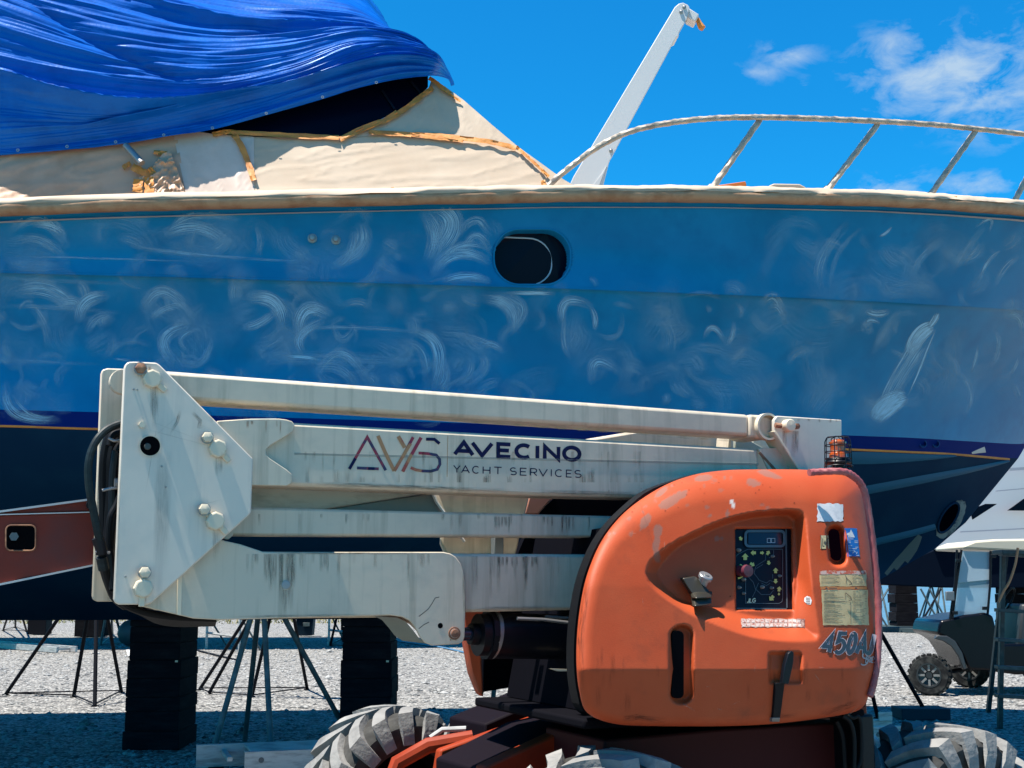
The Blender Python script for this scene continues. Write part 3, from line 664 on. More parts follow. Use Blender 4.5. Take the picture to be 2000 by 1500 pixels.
patch('aft_masking', [(-120,280),(0,272),(200,258),(300,252),(345,262),(366,388),(-120,402)], lambda x, y, d: DK(x, y, d+.002), M_film2, 5, wr(34, 200, 16, .012, -14, .009))
patch('crumpled_masking', [(318,300),(332,294),(346,330),(352,350),(364,378),(300,380),(268,378),(272,345),(292,330)], lambda x, y, d: DK(x, y, d+.04), M_film2, 3, wr(44, 14, 11, .05, 60, .035))
def tape(pts, w, name='masking_tape', m=M_tape, off=.028):
    P = catmull(pts, 6) if len(pts) > 2 else resample(pts, 8); mb = MB(); rr = random.Random(int(pts[0][0])); n = len(P)
    T = np.gradient(P, axis=0); T /= np.maximum(np.linalg.norm(T, axis=1), 1e-6)[:, None]; Nn = np.stack([-T[:, 1], T[:, 0]], 1)
    vs = []
    for i in range(n):
        for k in range(4): q = P[i]+Nn[i]*w*(k/3-.5)*rr.uniform(.85, 1.2); vs.append(DK(q[0], q[1], off+rr.uniform(-.006, .010)))
    mb.add(vs, [(i*4+k, (i+1)*4+k, (i+1)*4+k+1, i*4+k+1) for i in range(n-1) for k in range(3)]); mb.obj(name, m, yacht, smooth=True)
tape([(415,263),(440,258),(470,259),(560,264),(662,269)], 9); tape([(455,262),(466,275),(484,315),(496,352)], 11)
tape([(664,272),(720,246),(760,232),(800,206),(828,184),(846,172)], 10); tape([(690,262),(740,240),(775,218)], 7); tape([(720,258),(790,262),(870,266),(950,276),(1008,289)], 9)
tape([(800,262),(850,268),(905,274)], 8); tape([(1008,286),(1030,306),(1052,326),(1072,345)], 6); tape([(838,152),(858,166),(880,184)], 8); tape([(860,172),(900,198)], 5)
tape([(318,330),(300,345),(285,352)], 12); tape([(270,350),(268,375)], 18, m=M_tapeo, off=.06); tape([(290,345),(292,376)], 18, m=M_tapeo, off=.06); tape([(258,325),(285,338),(300,330)], 14, off=.06); tape([(255,318),(240,328)], 9); tape([(330,300),(300,297)], 8)
tape([(765,366),(770,382)], 9, off=.07); tape([(1060,352),(1066,374)], 10, off=.05)
MB().tube([DK(245, 284, .10), DK(277, 319, .12)], .026, 14).obj('support_tube', M_steel, yacht, smooth=True)

# davit arm on the foredeck
def V(x, y, d=0): return D(x, y, 11.2+d)
dv = empty('davit', (0,0,0), None, None); dv.parent = yacht; dv.location = V(1150, 372) - Q0
darm = [(1108,372),(1120,345),(1318,14),(1326,7),(1334,5),(1343,9),(1347,14),(1342,36),(1326,64),(1326,70),(1321,72),(1190,316),(1176,372)]
MB().prism([V(*p) for p in darm], (-.02,.22,0)).obj('davit_arm', M_gel, dv, bevel=.005)
MB().prism([V(x, y, -.012) for x, y in [(1150,372),(1166,372),(1186,322),(1176,338)]], (0,.012,0)).obj('davit_gusset', M_gel, dv, bevel=.002)
MB().prism([V(x, y, .03) for x, y in [(1344,14),(1366,28),(1358,42),(1342,34)]], (0,.15,0)).obj('davit_head', M_gel, dv, bevel=.01)
MB().tube([V(1362,36,.1), V(1366,46,.1), V(1371,54,.1), V(1369,58,.1)], [.018,.026,.034,.02], 10).obj('davit_hook_wrap', M_tape, dv, smooth=True)
for x, y in ((1330,23),(1336,14),(1193,294)): MB().lathe([(0,.018),(.012,.018),(.014,.01),(.02,0)], V(x, y, -.001), (0,-1,0), 12).obj('davit_bolt', M_steel, dv, smooth=True)
# bow rail, wrapped in foil and paper
def sheerY(px):
    h = on_hull(min(px, 1990), np.interp(px, *zip(*CURV['SH']))+5, 0); return h.y
rail = catmull([(1070,364),(1085,350),(1112,328),(1160,292),(1220,261),(1290,243),(1380,232),(1480,229),(1600,232),(1720,237),(1830,244),(1910,252),(2000,262),(2120,278)], 10)
ys = [sheerY(max(1000, x))+.12 for x, _ in rail]; k = np.polyfit(rail[:, 0], ys, 2)
def RL(x, y, d=0): return D(x, y, float(np.polyval(k, x))+d)
rr = random.Random(5)
br = empty('bow_rail', (0,0,0), None, None); br.parent = yacht
RP = [RL(*p) for p in resample(rail, 260)]
MB().tube(RP, .0225, 9, rfn=lambda i, k_: 1+.10*math.sin(i*1.1+k_*2.1)*math.sin(i*.41)+rr.uniform(-.05, .07)).obj('top_rail', M_wrap, br, smooth=True)
for (x0, y0, x1, y1) in ((1388,372,1484,234),(1612,376,1714,243),(1812,388,1906,255),(1978,400,2030,300)):
    pts = resample([(x0, y0), (x1, y1)], 44)
    MB().tube([RL(x, y, .03) for x, y in pts], .024, 9, rfn=lambda i, k_: (1.5 if i < 3 else 1)*(1+.07*math.sin(i*.9+k_*1.9)+rr.uniform(-.05, .07))).obj('stanchion', M_wrap, br, smooth=True)
# things lying on the foredeck
o = MB().prism([RL(x, y, .5) for x, y in [(1398,372),(1400,362),(1456,354),(1458,360),(1456,371)]], (0,.1,0)).obj('tape_flag', mat('orange_cloth', (.6,.14,.01), .6), None, bevel=.004); tag(o, 'bright orange scrap of cloth on the foredeck beside the first rail post', 'cloth')
o = MB().prism([RL(x, y, .6) for x, y in [(1496,376),(1502,362),(1512,358),(1562,359),(1570,363),(1590,376)]], (0,.55,.0)).obj('deck_hatch', M_paper, yacht, bevel=.01)

# ------------------------------------------------------------------ the blue tarpaulin over the deckhouse
rows = [([(-500,335),(-150,314),(0,304),(200,289),(330,272),(430,255),(600,205),(740,165),(835,150),(873,153),(882,168)], (2.04,1.86)),
        ([(-500,290),(-150,275),(0,262),(200,243),(400,205),(600,160),(740,128),(845,128),(878,150),(887,166)], (2.11,1.88)),
        ([(-500,190),(-150,180),(0,190),(150,214),(300,212),(450,188),(600,150),(740,105),(850,118),(877,146),(886,163)], (2.18,1.88)),
        ([(-500,60),(-150,60),(0,100),(200,140),(400,160),(560,132),(700,88),(830,100),(872,138),(882,158)], (2.22,1.84)),
        ([(-500,-60),(-150,-40),(0,10),(200,70),(400,97),(560,88),(700,66),(810,86),(858,126),(876,148)], (2.2,1.76)),
        ([(-500,-180),(-150,-120),(0,-60),(200,-10),(350,30),(500,50),(640,55),(770,75),(836,112),(856,132)], (2.05,1.6)),
        ([(-500,-300),(-150,-210),(0,-160),(200,-90),(400,-30),(560,0),(680,20),(755,62),(800,98),(822,112)], (1.7,1.4)),
        ([(-500,-400),(-150,-310),(0,-260),(200,-190),(400,-120),(560,-70),(650,-20),(720,20),(757,58),(775,76)], (.9,.8)),
        ([(-500,-450),(-150,-370),(0,-330),(200,-250),(400,-180),(560,-130),(640,-80),(690,-30),(720,0),(735,12)], (-.2,-.2)),
        ([(-500,-450),(-150,-370),(0,-330),(200,-250),(400,-180),(560,-130),(640,-80),(690,-40),(705,-14),(715,-4)], (-1.6,-1.6))]
NU, NVV = 560, 330
base = []
for pts, b in rows:
    q = catmull(pts, 16); s = resample(q, NU)
    base.append((s, b))
nk = len(base); vv = np.linspace(0, nk-1, NVV); S2 = np.array([s for s, b in base]); Bv = np.array([b for s, b in base])
PX = np.zeros((NVV, NU, 2)); BB_ = np.zeros((NVV, 2))
def cr(A, t):
    i = int(min(math.floor(t), len(A)-2)); f = t-i; g = lambda k_: A[min(max(k_, 0), len(A)-1)]
    p0, p1, p2, p3 = g(i-1), g(i), g(i+1), g(i+2); return .5*((2*p1)+(-p0+p2)*f+(2*p0-5*p1+4*p2-p3)*f*f+(-p0+3*p1-3*p2+p3)*f**3)
for j, t in enumerate(vv): PX[j] = cr(S2, t); BB_[j] = cr(Bv, t)
uu = np.linspace(0, 1, NU)
Ug, Vg = np.meshgrid(uu, vv)
bb = BB_[:, :1]*(1-smooth(.35, .95, Ug)) + BB_[:, 1:]*smooth(.35, .95, Ug) - 1.0*smooth(.955, 1.0, Ug)**1.5*np.clip(Vg*.3+.35, 0, 1)
# intersect rays with the vertical planes at those offsets
cx = (PX[..., 0]-1000)/F; cv = (750-PX[..., 1])/F; dx = cx; dy = cp-cv*sp; dz = sp+cv*cp
p0x = Q0.x+YM.x*bb; p0y = Q0.y+YM.y*bb
T_ = (p0x*YM.x+p0y*YM.y)/(dx*YM.x+dy*YM.y)
TP = np.stack([dx*T_, dy*T_, HCAM+dz*T_], -1)
pxx = PX[..., 0]
def ridge(r0, w, amp, u0, u1, drift=None, seed=0, asym=1.0):
    c = r0 + (np.interp(Ug, *drift) if drift else 0) + .10*(fbm(Ug*9, Ug*0+seed, seed, 3)-.47)
    d = Vg-c; ww = np.where(d > 0, w*asym, w*1.3)*(1+.8*(vnoise(Ug*14, Ug*0+seed, seed+3)-.5)); a = .75*amp*smooth(u0-.06, u0+.06, Ug)*(1-smooth(u1-.05, u1+.05, Ug))
    return a*np.exp(-(np.abs(d)/ww)**1.35)
uof = lambda x: (x+500)/1390.
disp = .07*(fbm(Ug*3.2, Vg*1.1, 5, 2)-.37) + .022*(fbm(Ug*5, Vg*3.4, 15, 3)-.44) + .010*(fbm(Ug*9, Vg*13, 25, 3)-.44) + .003*(fbm(Ug*40, Vg*30, 35, 3)-.44)
disp += ridge(2.5, .16, .13, uof(-60), uof(520), ([uof(0), uof(300), uof(500)], [0, -.38, -.62]), 1, .35)
disp += ridge(1.05, .12, .12, uof(180), uof(840), None, 2, .3) + ridge(.62, .10, .06, uof(560), uof(850), None, 3, .3) + ridge(1.55, .12, .09, uof(560), uof(860), None, 4, .3) + ridge(.25, .10, .05, uof(500), uof(850), None, 5, .3)
disp += ridge(4.95, .13, .15, uof(180), uof(860), ([uof(250), uof(840)], [.2, -.25]), 6, .4) + ridge(5.6, .16, .09, uof(560), uof(860), None, 7, .4) + ridge(4.4, .12, .07, uof(520), uof(870), None, 8, .4) + ridge(6.1, .2, .08, uof(600), uof(860), None, 17, .5)
disp -= ridge(1.5, .28, .10, uof(150), uof(560), None, 9, 1) + ridge(3.6, .22, .08, uof(60), uof(330), ([uof(60), uof(330)], [.7, -.4]), 10, 1) + ridge(.55, .2, .05, uof(-200), uof(420), None, 11, 1)
disp += .020*(1-np.abs(2*fbm(Ug*2.6+3, Vg*3.6, 61, 2)/.72-1))**4 + .010*(1-np.abs(2*fbm(Ug*3.6+3, Vg*9, 71, 2)/.72-1))**4 + .005*(1-np.abs(2*fbm(Ug*7, Vg*22, 81, 2)/.72-1))**3
conv = smooth(uof(520), uof(840), Ug)
rp = 1-np.abs(2*fbm(Ug*5, Vg*6.5, 41, 3)/.94-1)
disp += conv*(.045*(rp**2-.3) + .016*(fbm(Ug*9, Vg*17, 45, 3)-.47))
disp *= (1-.7*smooth(.96, 1, Ug))
TP += (np.array(YM)*.96+np.array([0,0,.28]))[None, None]*disp[..., None]
o = link('tarpaulin', grid_mesh('tarpaulin', TP), M_tarp); sm = o.modifiers.new('thickness', 'SOLIDIFY'); sm.thickness = .004
tag(o, 'creased bright blue plastic tarpaulin draped over the yacht deckhouse', 'tarpaulin')
# grommets on the hem
mb = MB()
for x in (-60, 35, 131, 226, 320, 415, 520, 630, 735): mb.lathe([(0,.012),(.004,.012),(.004,.006),(0,.006)], Yp(x, np.interp(x, [0,200,430,600,740], [296,281,248,198,160]), 2.13-.0002*x), YM, 12)
mb.obj('hem_eyelets', M_steel, o, smooth=True)

# ------------------------------------------------------------------ the boom lift
lift = empty('boom_lift', (0,0,0), 'white armed boom lift with faded orange hood and chunky grey tyres', 'boom lift')
def Bp(name, poly, d, th, m, bevel=.006, parent=lift): return plate(name, poly, d, th, m, parent, bevel)
PL = [(242,720),(245,711),(251,706.5),(262,706),(306,708),(313,713),(494,895),(494.5,903),(491,1001),(486,1007),(297,1177),(288,1181),(232,1181),(225,1177),(222,1170)]
Bp('front_end_plate', PL, .60, .022, M_whiteclean, .005)
Bp('rear_end_plate', [(197,730),(200,722),(210,719),(300,722),(330,740),(480,900),(476,1000),(300,1160),(222,1175),(190,1175),(182,1171),(180,1164)], .92, .02, M_white, .005)
# crossing pins between the plates
def pin_w(x, y, d0, d1, r, name, m, seg=20): return MB().tube([B(x, y, d0), B(x, y, d0)+NB*(d1-d0)], r, seg).obj(name, m, lift, smooth=True)
pin_w(296, 742, .62, .95, .055, 'top_pin_boss', M_white); pin_w(426, 878, .62, .95, .05, 'pin_boss', M_white); pin_w(418, 1018, .62, .95, .05, 'pin_boss', M_white); pin_w(279, 1150, .62, .95, .05, 'pin_boss', M_white)
MB().lathe([(0,.0),(0,.043),(.012,.045),(.03,.045)], B(240, 745, .66), NB, 18).obj('boss_collar', M_white, lift, smooth=True)
# retaining pins: keeper bar, hex head and big washer
def pin(x, y, a, x2, y2, small=True, m=M_cream):
    e = empty('pivot_pin', (0,0,0), None, None); e.parent = lift
    c = B(x, y, .598); c2 = B(x2, y2, .598); d = (c-c2).normalized()
    MB().prism([c2-d.cross(NB)*.010, c2+d.cross(NB)*.010, c+d*.062+d.cross(NB)*.010, c+d*.062-d.cross(NB)*.010], -NB*.014).obj('keeper_bar', m, e, bevel=.003)
    MB().lathe([(0,.033),(.020,.033),(.026,.031),(.028,.026),(.028,0)], c, -NB, 8).obj('pin_head', m, e, smooth=True, angle=20)
    MB().lathe([(.012,.020),(.032,.019),(.034,.014),(.036,0)], c2, -NB, 6).obj('keeper_bolt', M_rust if not small else m, e, smooth=True, angle=20)
    MB().lathe([(.012,.023),(.017,.023),(.017,0)], c2, -NB, 16).obj('washer', M_steel, e, smooth=True)
pin(296, 741, 0, 273, 721, False); pin(424, 877, 0, 403, 855); pin(419, 1018, 0, 397, 995); pin(278.5, 1149, 0, 281, 1118)
MB().lathe([(0,.012),(.012,.012),(.012,0)], B(277, 830, .6), -NB, 6).obj('plate_bolt', M_cream, lift)
h = MB().lathe([(0,0),(0,.036),(.001,.037),(.0015,.0)], B(293, 871, .5985), -NB, 32).obj('sight_hole', mat('dark_hole', (.002,.002,.003), .9, spec=.05), lift)
MB().lathe([(0,.036),(.003,.0375),(.003,.034)], B(293, 871, .598), -NB, 32).obj('hole_rim', M_white, lift, smooth=True)
MB().lathe([(0,.012),(.004,.010),(.004,0)], B(288, 872, .5965), -NB, 16).obj('hole_bolt', mat('dull_pin', (.05,.055,.05), .6), lift)
for x, y in ((261,760),(268,761),(316,911),(324,951),(245,1126)): MB().lathe([(0,.004),(.004,.003),(.004,0)], B(x, y, .6), -NB, 8).obj('grease_nipple', M_steel, lift)
# beams
UPB = Bp('upper_link_beam', [(300,722),(1464,809.5),(1464,852.5),(300,778)], .655, .14, M_white, .016)
Bp('upper_link_end', [(1464,809),(1500,811.5),(1516,822),(1520,840),(1508,856),(1490,858),(1464,854)], .645, .16, M_white, .012)
MB().lathe([(0,.050),(.0,.060),(.03,.060),(.03,.05)], B(1502, 833, .62), NB, 28).obj('collar_ring', M_cream, lift, smooth=True)
Bp('right_upright_plate', [(1518,812),(1644,820),(1645,965),(1560,965),(1562,918),(1512,842),(1512,820)], .60, .02, M_whiteclean, .004)
Bp('right_upright_rear_plate', [(1470,858),(1520,812),(1640,826),(1640,965),(1470,965)], .93, .02, M_white, .004)
MB().prism([B(x, y, .598) for x, y in [(1511,842),(1515,841),(1566,919),(1561,921)]], NB*.10).obj('upright_flange', M_cream, lift, bevel=.003)
e = empty('pivot_pin', (0,0,0), None, None); e.parent = lift
MB().lathe([(0,.028),(.03,.028),(.034,.024),(.036,0)], B(1536, 832, .60), -NB, 18).obj('pin_head', M_cream, e, smooth=True)
MB().tube([B(1514,830,.585), B(1526,832,.58)], .011, 8).obj('grease_fitting', M_rust, e, smooth=True); MB().lathe([(0,.014),(.02,.013),(.022,0)], B(1553,833,.59), -NB, 6).obj('keeper_bolt', M_rust, e); MB().tube([B(1540,834,.59), B(1553,833,.59)], .012, 8).obj('keeper_bar', M_cream, e, smooth=True)
# far arm seen between the beams
Bp('rear_boom_beam', [(1142,858),(1250,840),(1432,850),(1505,862),(1505,885),(1142,885)], .99, .12, M_white, .012)
Bp('inner_web', [(1424,852),(1428,852),(1428,876),(1422,876)], .86, .10, M_white, .002)
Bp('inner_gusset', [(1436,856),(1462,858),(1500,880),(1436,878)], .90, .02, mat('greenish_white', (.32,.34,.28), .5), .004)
LB = Bp('main_boom_beam', [(500,821),(1300,866),(1482,876.5),(1482,974),(1230,972),(1050,968),(600,950.5),(500,947)], .655, .18, M_white, .014)
MB().prism([B(x, y, .6535) for x, y in [(575,884.5),(1482,905),(1482,906.2),(575,885.7)]], NB*.004).obj('weld_groove', mat('groove_grey', (.22,.22,.20), .5), lift)
MB().prism([B(x, y, .6535) for x, y in [(575,887),(1482,907.5),(1482,908.4),(575,888)]], NB*.004).obj('weld_groove', mat('groove_grey', (.22,.22,.20), .5), lift)
Bp('boom_bracket', [(424,822),(484,818),(545,817.5),(560,819.5),(571,823),(576,830),(573,842),(565,848),(528,870),(520,878),(520,888),(527,895),(560,917),(570,926),(572,936),(568,945),(560,949),(440,947),(424,930)], .625, .029, M_white, .003)
Bp('bracket_cap', [(488,817),(538,816),(548,821),(486,822)], .66, .12, M_gel, .004)
Bp('boom_end_bracket', [(1482,877),(1490,874),(1535,876),(1560,900),(1575,940),(1512,940)], .648, .012, M_white, .003)
MB().prism([B(x, y, .646) for x, y in [(1482,885),(1485,882),(1516,916),(1511,918)]], NB*.004).obj('bracket_weld', M_rust, lift)
# lower tapered beams behind
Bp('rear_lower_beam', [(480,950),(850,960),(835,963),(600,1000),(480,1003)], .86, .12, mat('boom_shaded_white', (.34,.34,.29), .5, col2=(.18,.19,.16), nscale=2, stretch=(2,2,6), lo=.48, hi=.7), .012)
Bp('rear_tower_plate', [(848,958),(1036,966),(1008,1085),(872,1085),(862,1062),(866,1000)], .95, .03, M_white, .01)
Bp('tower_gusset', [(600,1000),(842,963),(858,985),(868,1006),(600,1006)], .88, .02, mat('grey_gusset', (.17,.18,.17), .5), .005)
MB().tube([B(844,962,.86), B(852,980,.86), B(868,1002,.86), B(874,1006,.86)], .006, 6).obj('gusset_edge', M_gel, lift, smooth=True)
MB().tube([B(896,1046,.86), B(903,1052,.86), B(907,1058,.86)], .006, 6).obj('gusset_edge', M_gel, lift, smooth=True)
Bp('tower_post', [(966,1048),(984,1048),(984,1085),(966,1085)], .90, .04, mat('dark_grey_post', (.10,.12,.13), .5), .003)
Bp('middle_link_beam', [(420,1000),(470,990),(1200,1008),(1200,1050),(440,1046)], .70, .11, M_white, .010)
Bp('link_end_plate', [(440,1030),(455,1024),(455,1046),(446,1054),(436,1052)], .69, .01, M_white, .002)
Bp('lower_boom_bracket', [(420,1050),(439,1056),(470,1063),(515,1078),(866,1078),(880,1081),(890,1087),(900,1100),(906,1116),(909,1140),(910,1176),(908,1244),(905,1253),(896,1258),(845,1261),(832,1256),(822,1246),(811,1225),(800,1212),(785,1205),(762,1202),(600,1206),(431,1211),(378,1208),(279,1185),(270,1150)], .645, .014, M_white, .004)
Bp('lower_boom_bracket_rear', [(439,1060),(515,1080),(866,1080),(906,1120),(900,1250),(840,1256),(800,1218),(740,1206),(431,1209),(300,1186)], .93, .014, M_white, .004)
mb = MB(); cvp = [(745,1204),(775,1206),(792,1214),(806,1230),(818,1246),(834,1257)]
A_ = [B(x, y, .652) for x, y in cvp]; C_ = [p+NB*.27 for p in A_]; n = len(cvp)
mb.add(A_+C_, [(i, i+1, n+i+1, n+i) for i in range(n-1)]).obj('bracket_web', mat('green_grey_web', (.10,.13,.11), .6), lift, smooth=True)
Bp('lower_boom_beam', [(300,1075),(892,1081),(1200,1083),(1200,1190),(900,1196),(300,1192)], .675, .20, M_white, .012)
MB().lathe([(0,.016),(.004,.016),(.005,.012),(.005,0)], B(558, 1142, .645), -NB, 20).obj('access_plug', mat('plug_grey', (.26,.29,.28), .5), lift, smooth=True)
MB().lathe([(0,.024),(.006,.024),(.006,.016),(.014,.015),(.016,0)], B(887, 1237, .645), -NB, 20).obj('cylinder_pin', M_rust, lift, smooth=True)
MB().lathe([(0,.019),(.008,.018),(.008,.0)], B(887, 1237, .645), -NB, 20).obj('pin_washer', mat('pinkish_primer', (.34,.24,.20), .5), lift, smooth=True)
MB().lathe([(0,.0105),(.001,.010),(.001,0)], B(860, 1222, .645), -NB, 16).obj('bolt_hole', MATS['dark_hole'], lift)
mb = MB(); 
for pts in ([(858,1166),(850,1168),(843,1180),(836,1190),(826,1198),(818,1204)], [(838,1215),(828,1220),(818,1228)]):
    vs, fs = ribbon2d(pts, 1.4); mb.add([B(x, y, .6442) for x, y in vs], fs)
mb.obj('paint_crack', mat('crack_dark', (.05,.055,.05), .8), lift)
Bp('lower_weld_strip', [(347,1128),(356,1120),(354,1202),(346,1200)], .642, .006, M_cream, .001)
# lift cylinder
cy = lambda x, y: B(x, y, .78)
def cyl(x0, y0, x1, y1, r, name, m, seg=24): 
    return MB().tube([cy(x0, y0), cy(x1, y1)], r, seg).obj(name, m, lift, smooth=True)
cyl(890,1238,935,1239,.026,'cylinder_rod', mat('blue_black_steel', (.03,.05,.09), .25, .7)); cyl(918,1238,932,1239,.042,'rod_clevis', M_blackm)
cyl(932,1240,948,1240,.082,'cylinder_gland', M_blackm); cyl(948,1240,958,1240.5,.098,'cylinder_gland', M_blackm, 10); cyl(958,1240,965,1241,.094,'gland_ring', M_steel); cyl(965,1241,1220,1247,.090,'cylinder_barrel', M_blackm)
MB().tube([B(1010,1208,.67), B(1060,1210,.67), B(1118,1217,.67)], .007, 8).obj('hydraulic_pipe', M_steel, lift, smooth=True)
MB().tube([B(1065,1204,.70), B(1122,1208,.70)], .006, 8).obj('hydraulic_pipe', M_steel, lift, smooth=True)
MB().prism([B(x, y, .66) for x, y in [(1075,1306),(1130,1308),(1130,1311),(1090,1311)]], NB*.02).obj('turntable_bracket', M_cream, lift)
# hoses in the left channel
rr = random.Random(8)
def hose(pts, r, d, m=M_black, name='hydraulic_hose', seg=10):
    P = catmull(pts, 8); return MB().tube([B(x, y, dd) for (x, y), dd in zip(P, np.interp(np.linspace(0, 1, len(P)), np.linspace(0, 1, len(d)), d))], r, seg).obj(name, m, lift, smooth=True)
hose([(252,826),(232,829),(205,842),(184,868),(173,905),(174,950),(183,1000),(192,1045),(197,1068)], .0135, [.66,.66,.64,.63,.63,.64,.66], M_hose)
hose([(197,1066),(203,1100),(210,1130),(222,1165),(245,1185)], .014, [.66,.70,.76], M_black)
hose([(245,840),(218,848),(207,880),(203,930),(204,1000),(203,1060),(205,1110),(222,1160)], .019, [.72,.75,.8,.8])
hose([(250,850),(226,862),(217,900),(216,960),(213,1030),(214,1090),(228,1150)], .02, [.72,.74,.78,.78])
hose([(255,860),(232,880),(227,930),(224,1000),(222,1060),(222,1120),(232,1170)], .02, [.70,.72,.74,.74])
hose([(240,950),(228,985),(216,1010),(213,1050),(218,1100)], .012, [.68,.68,.7]); hose([(248,845),(222,850),(215,870)], .014, [.68,.68])
hose([(228,880),(222,930),(220,1010),(214,1080),(222,1150)], .016, [.68,.70,.70], M_blackm)
for pts in ([(200,958),(212,955),(228,953),(240,955)], [(188,1078),(198,1076),(214,1080)], [(212,856),(224,861),(236,859)]): hose(pts, .005, [.655,.65,.655], M_steel, 'hose_clamp')
hose([(190,1050),(197,1070),(199,1082)], .020, [.655,.66], M_blackm, 'hose_fitting'); hose([(198,1088),(203,1112)], .019, [.66,.67], M_hose, 'hose_fitting'); hose([(224,944),(230,944)], .018, [.66,.66], M_steel, 'hose_fitting')
for i in range(6): hose([(222+4*i,1150),(240+5*i,1178),(280+3*i,1196+2*i),(340,1206+2.2*i),(420,1209+1.5*i)], .013, [.70+.03*i,.74+.03*i,.8+.02*i])
# unidentified faded red beam reaching left, carried as a lift part
Bp('red_beam', [(-1100,1020),(0,1006),(186,1000),(186,1103),(0,1141),(-1100,1366)], .98, .20, M_red, .006)
Bp('red_beam_flange', [(-1100,1010),(0,999),(186,974),(200,980),(195,999),(0,1005),(-1100,1018)], .985, .19, M_red, .006)
for p in ([(-1100,1364),(0,1139.5),(186,1101.5),(186,1105),(0,1143.5),(-1100,1370)], [(-1100,1006),(0,997),(186,972),(186,976),(0,1001),(-1100,1010)], [(-1100,1018),(0,1004),(186,999),(186,1001),(0,1006),(-1100,1021)]):
    MB().prism([B(x, y, .972) for x, y in p], NB*.03).obj('red_beam_lit_edge', M_gel, lift)  # pale strips put the beam's sunlit edges into its colour
Bp('red_beam_slot', pill_poly(40.5, 1050.5, 28, 24, 10, 5, .0), .976, .003, MATS['dark_hole'], .0)
lp = [B(x, y, .974) for x, y in pill_poly(40.5, 1050.5, 29, 25, 10, 5)]; MB().tube(lp+[lp[0]], .003, 6).obj('red_beam_slot_edge', M_rust, lift, smooth=True)
MB().lathe([(0,.016),(.010,.016),(.010,0)], B(27, 1048, .972), -NB, 6).obj('red_beam_bolt', mat('dull_bolt', (.10,.12,.13), .5, .5), lift)
MB().lathe([(0,.016),(.03,.016),(.03,0)], B(176, 986, .97), -NB, 12).obj('red_beam_stud', M_blackm, lift)

# --- orange hood
OUT = [(1247,979),(1302,946),(1357,927),(1412,919),(1467,917),(1558,917),(1606,920),(1643,924),(1668,936),(1686,960),(1697,1027),(1708,1118),(1712,1192),(1710,1283),(1700,1338),(1688,1378),(1650,1395),(1540,1411),(1430,1418),(1265,1418),(1192,1412),(1146,1391),(1132,1353),(1126,1302),(1127,1239),(1135,1173),(1148,1118),(1173,1060),(1207,1014)]
OUTC = resample(catmull(OUT, 8, True), 420, True)
REC = resample(catmull([(1261,1118),(1272,1094),(1305,1067),(1357,1039),(1412,1016),(1467,1002),(1522,997),(1558,996)], 6).tolist() + catmull([(1566,1000),(1571,1008),(1575,1034),(1584,1137),(1595,1210),(1600,1240)], 5).tolist() + catmull([(1594,1251),(1540,1252),(1467,1243),(1393,1217),(1338,1192),(1283,1155),(1266,1135)], 6).tolist(), 160, True)
PAN = [(1434,1030),(1547,1030),(1549,1192),(1436,1192)]
SL1 = pill_poly(1331, 1298, 21.5, 76, 21, 6); SL2 = pill_poly(1634, 1066, 14.5, 38, 14, 6, .10); HR = pill_poly(1534, 1305, 33, 31, 6, 3)
MPX = .00186
def hood_depth(p):
    p = np.asarray(p, float); x, y = p[:, 0], p[:, 1]
    d = np.clip(sdist(p, OUTC), 0, None)*MPX
    zz = (1308-y)*MPX
    Rr = .06 + .06*smooth(1150, 950, y)*smooth(1150, 1300, x) + .015*smooth(1500, 1650, x) - .02*smooth(1300, 1400, y); k = np.clip(1-d/Rr, 0, 1); dep = Rr*(1-np.sqrt(np.clip(1-k*k, 0, 1)))*.85
    dep = dep + np.where(zz > 0, zz*.20 + .16*np.clip(zz-.30, 0, None)**1.3, -zz*.30)
    dep = dep + .04*np.clip((x-1560)/150, 0, 1)**2
    low = dep.copy(); dep = dep*0
    s = sdist(p, REC); w = 8 + 40*smooth(1130, 1230, y)*smooth(1290, 1400, x) + 22*smooth(1535, 1565, x)*(1-.3*smooth(1150, 1230, y)) + 14*smooth(1330, 1270, x)
    q = np.clip((s+1)/(w+1), 0, 1); dep = dep + .105*(.65*(1-(1-q)**1.8)+.35*q*q*(3-2*q))
    dep = dep + .055*smooth(-1.5, 2.5, sdist(p, PAN))
    dep = dep + .045*smooth(-4, 6, sdist(p, SL1)) + .085*smooth(-5, 6, sdist(p, SL2)) + .022*smooth(-2, 6, sdist(p, HR))
    dep = dep + .0025*(fbm(x/60, y/60, 3, 3)-.47)
    return low, dep
BN = np.array(NB)
PD = np.array(ray(1480, 1140).normalized())
def B_np(x, y, low, dep):      # shell shape at depth low behind the hood plane, recesses pressed straight in by dep
    cx = (x-1000)/F; v = (750-y)/F; dr = np.stack([cx, cp-v*sp, sp+v*cp], -1); t = ((np.array(OB)-np.array(CAM)) @ BN + low)/(dr @ BN)
    return np.array(CAM) + dr*t[..., None] + PD*dep[..., None]
def deep(x, y, d):             # where on the shell plane a point seen at x, y at depth d below it sits
    return x, y
PAN = [deep(x, y, .14) for x, y in PAN]; SL1 = [deep(x, y, .02) for x, y in SL1]
NR = 110; cxy = np.array([1425, 1165]); fr = np.r_[np.linspace(.004, .93, NR-22), np.linspace(.935, 1, 22)]
PXY = cxy + fr[:, None, None]*(OUTC-cxy)[None]
low, dep = [q.reshape(PXY.shape[:2]) for q in hood_depth(PXY.reshape(-1, 2))]; HP = B_np(PXY[..., 0], PXY[..., 1], low, dep)
back = np.array([B_np(PXY[-1][:, 0], PXY[-1][:, 1], low[-1]+q, dep[-1]*0) for q in (.01, .03, .10, .22)])
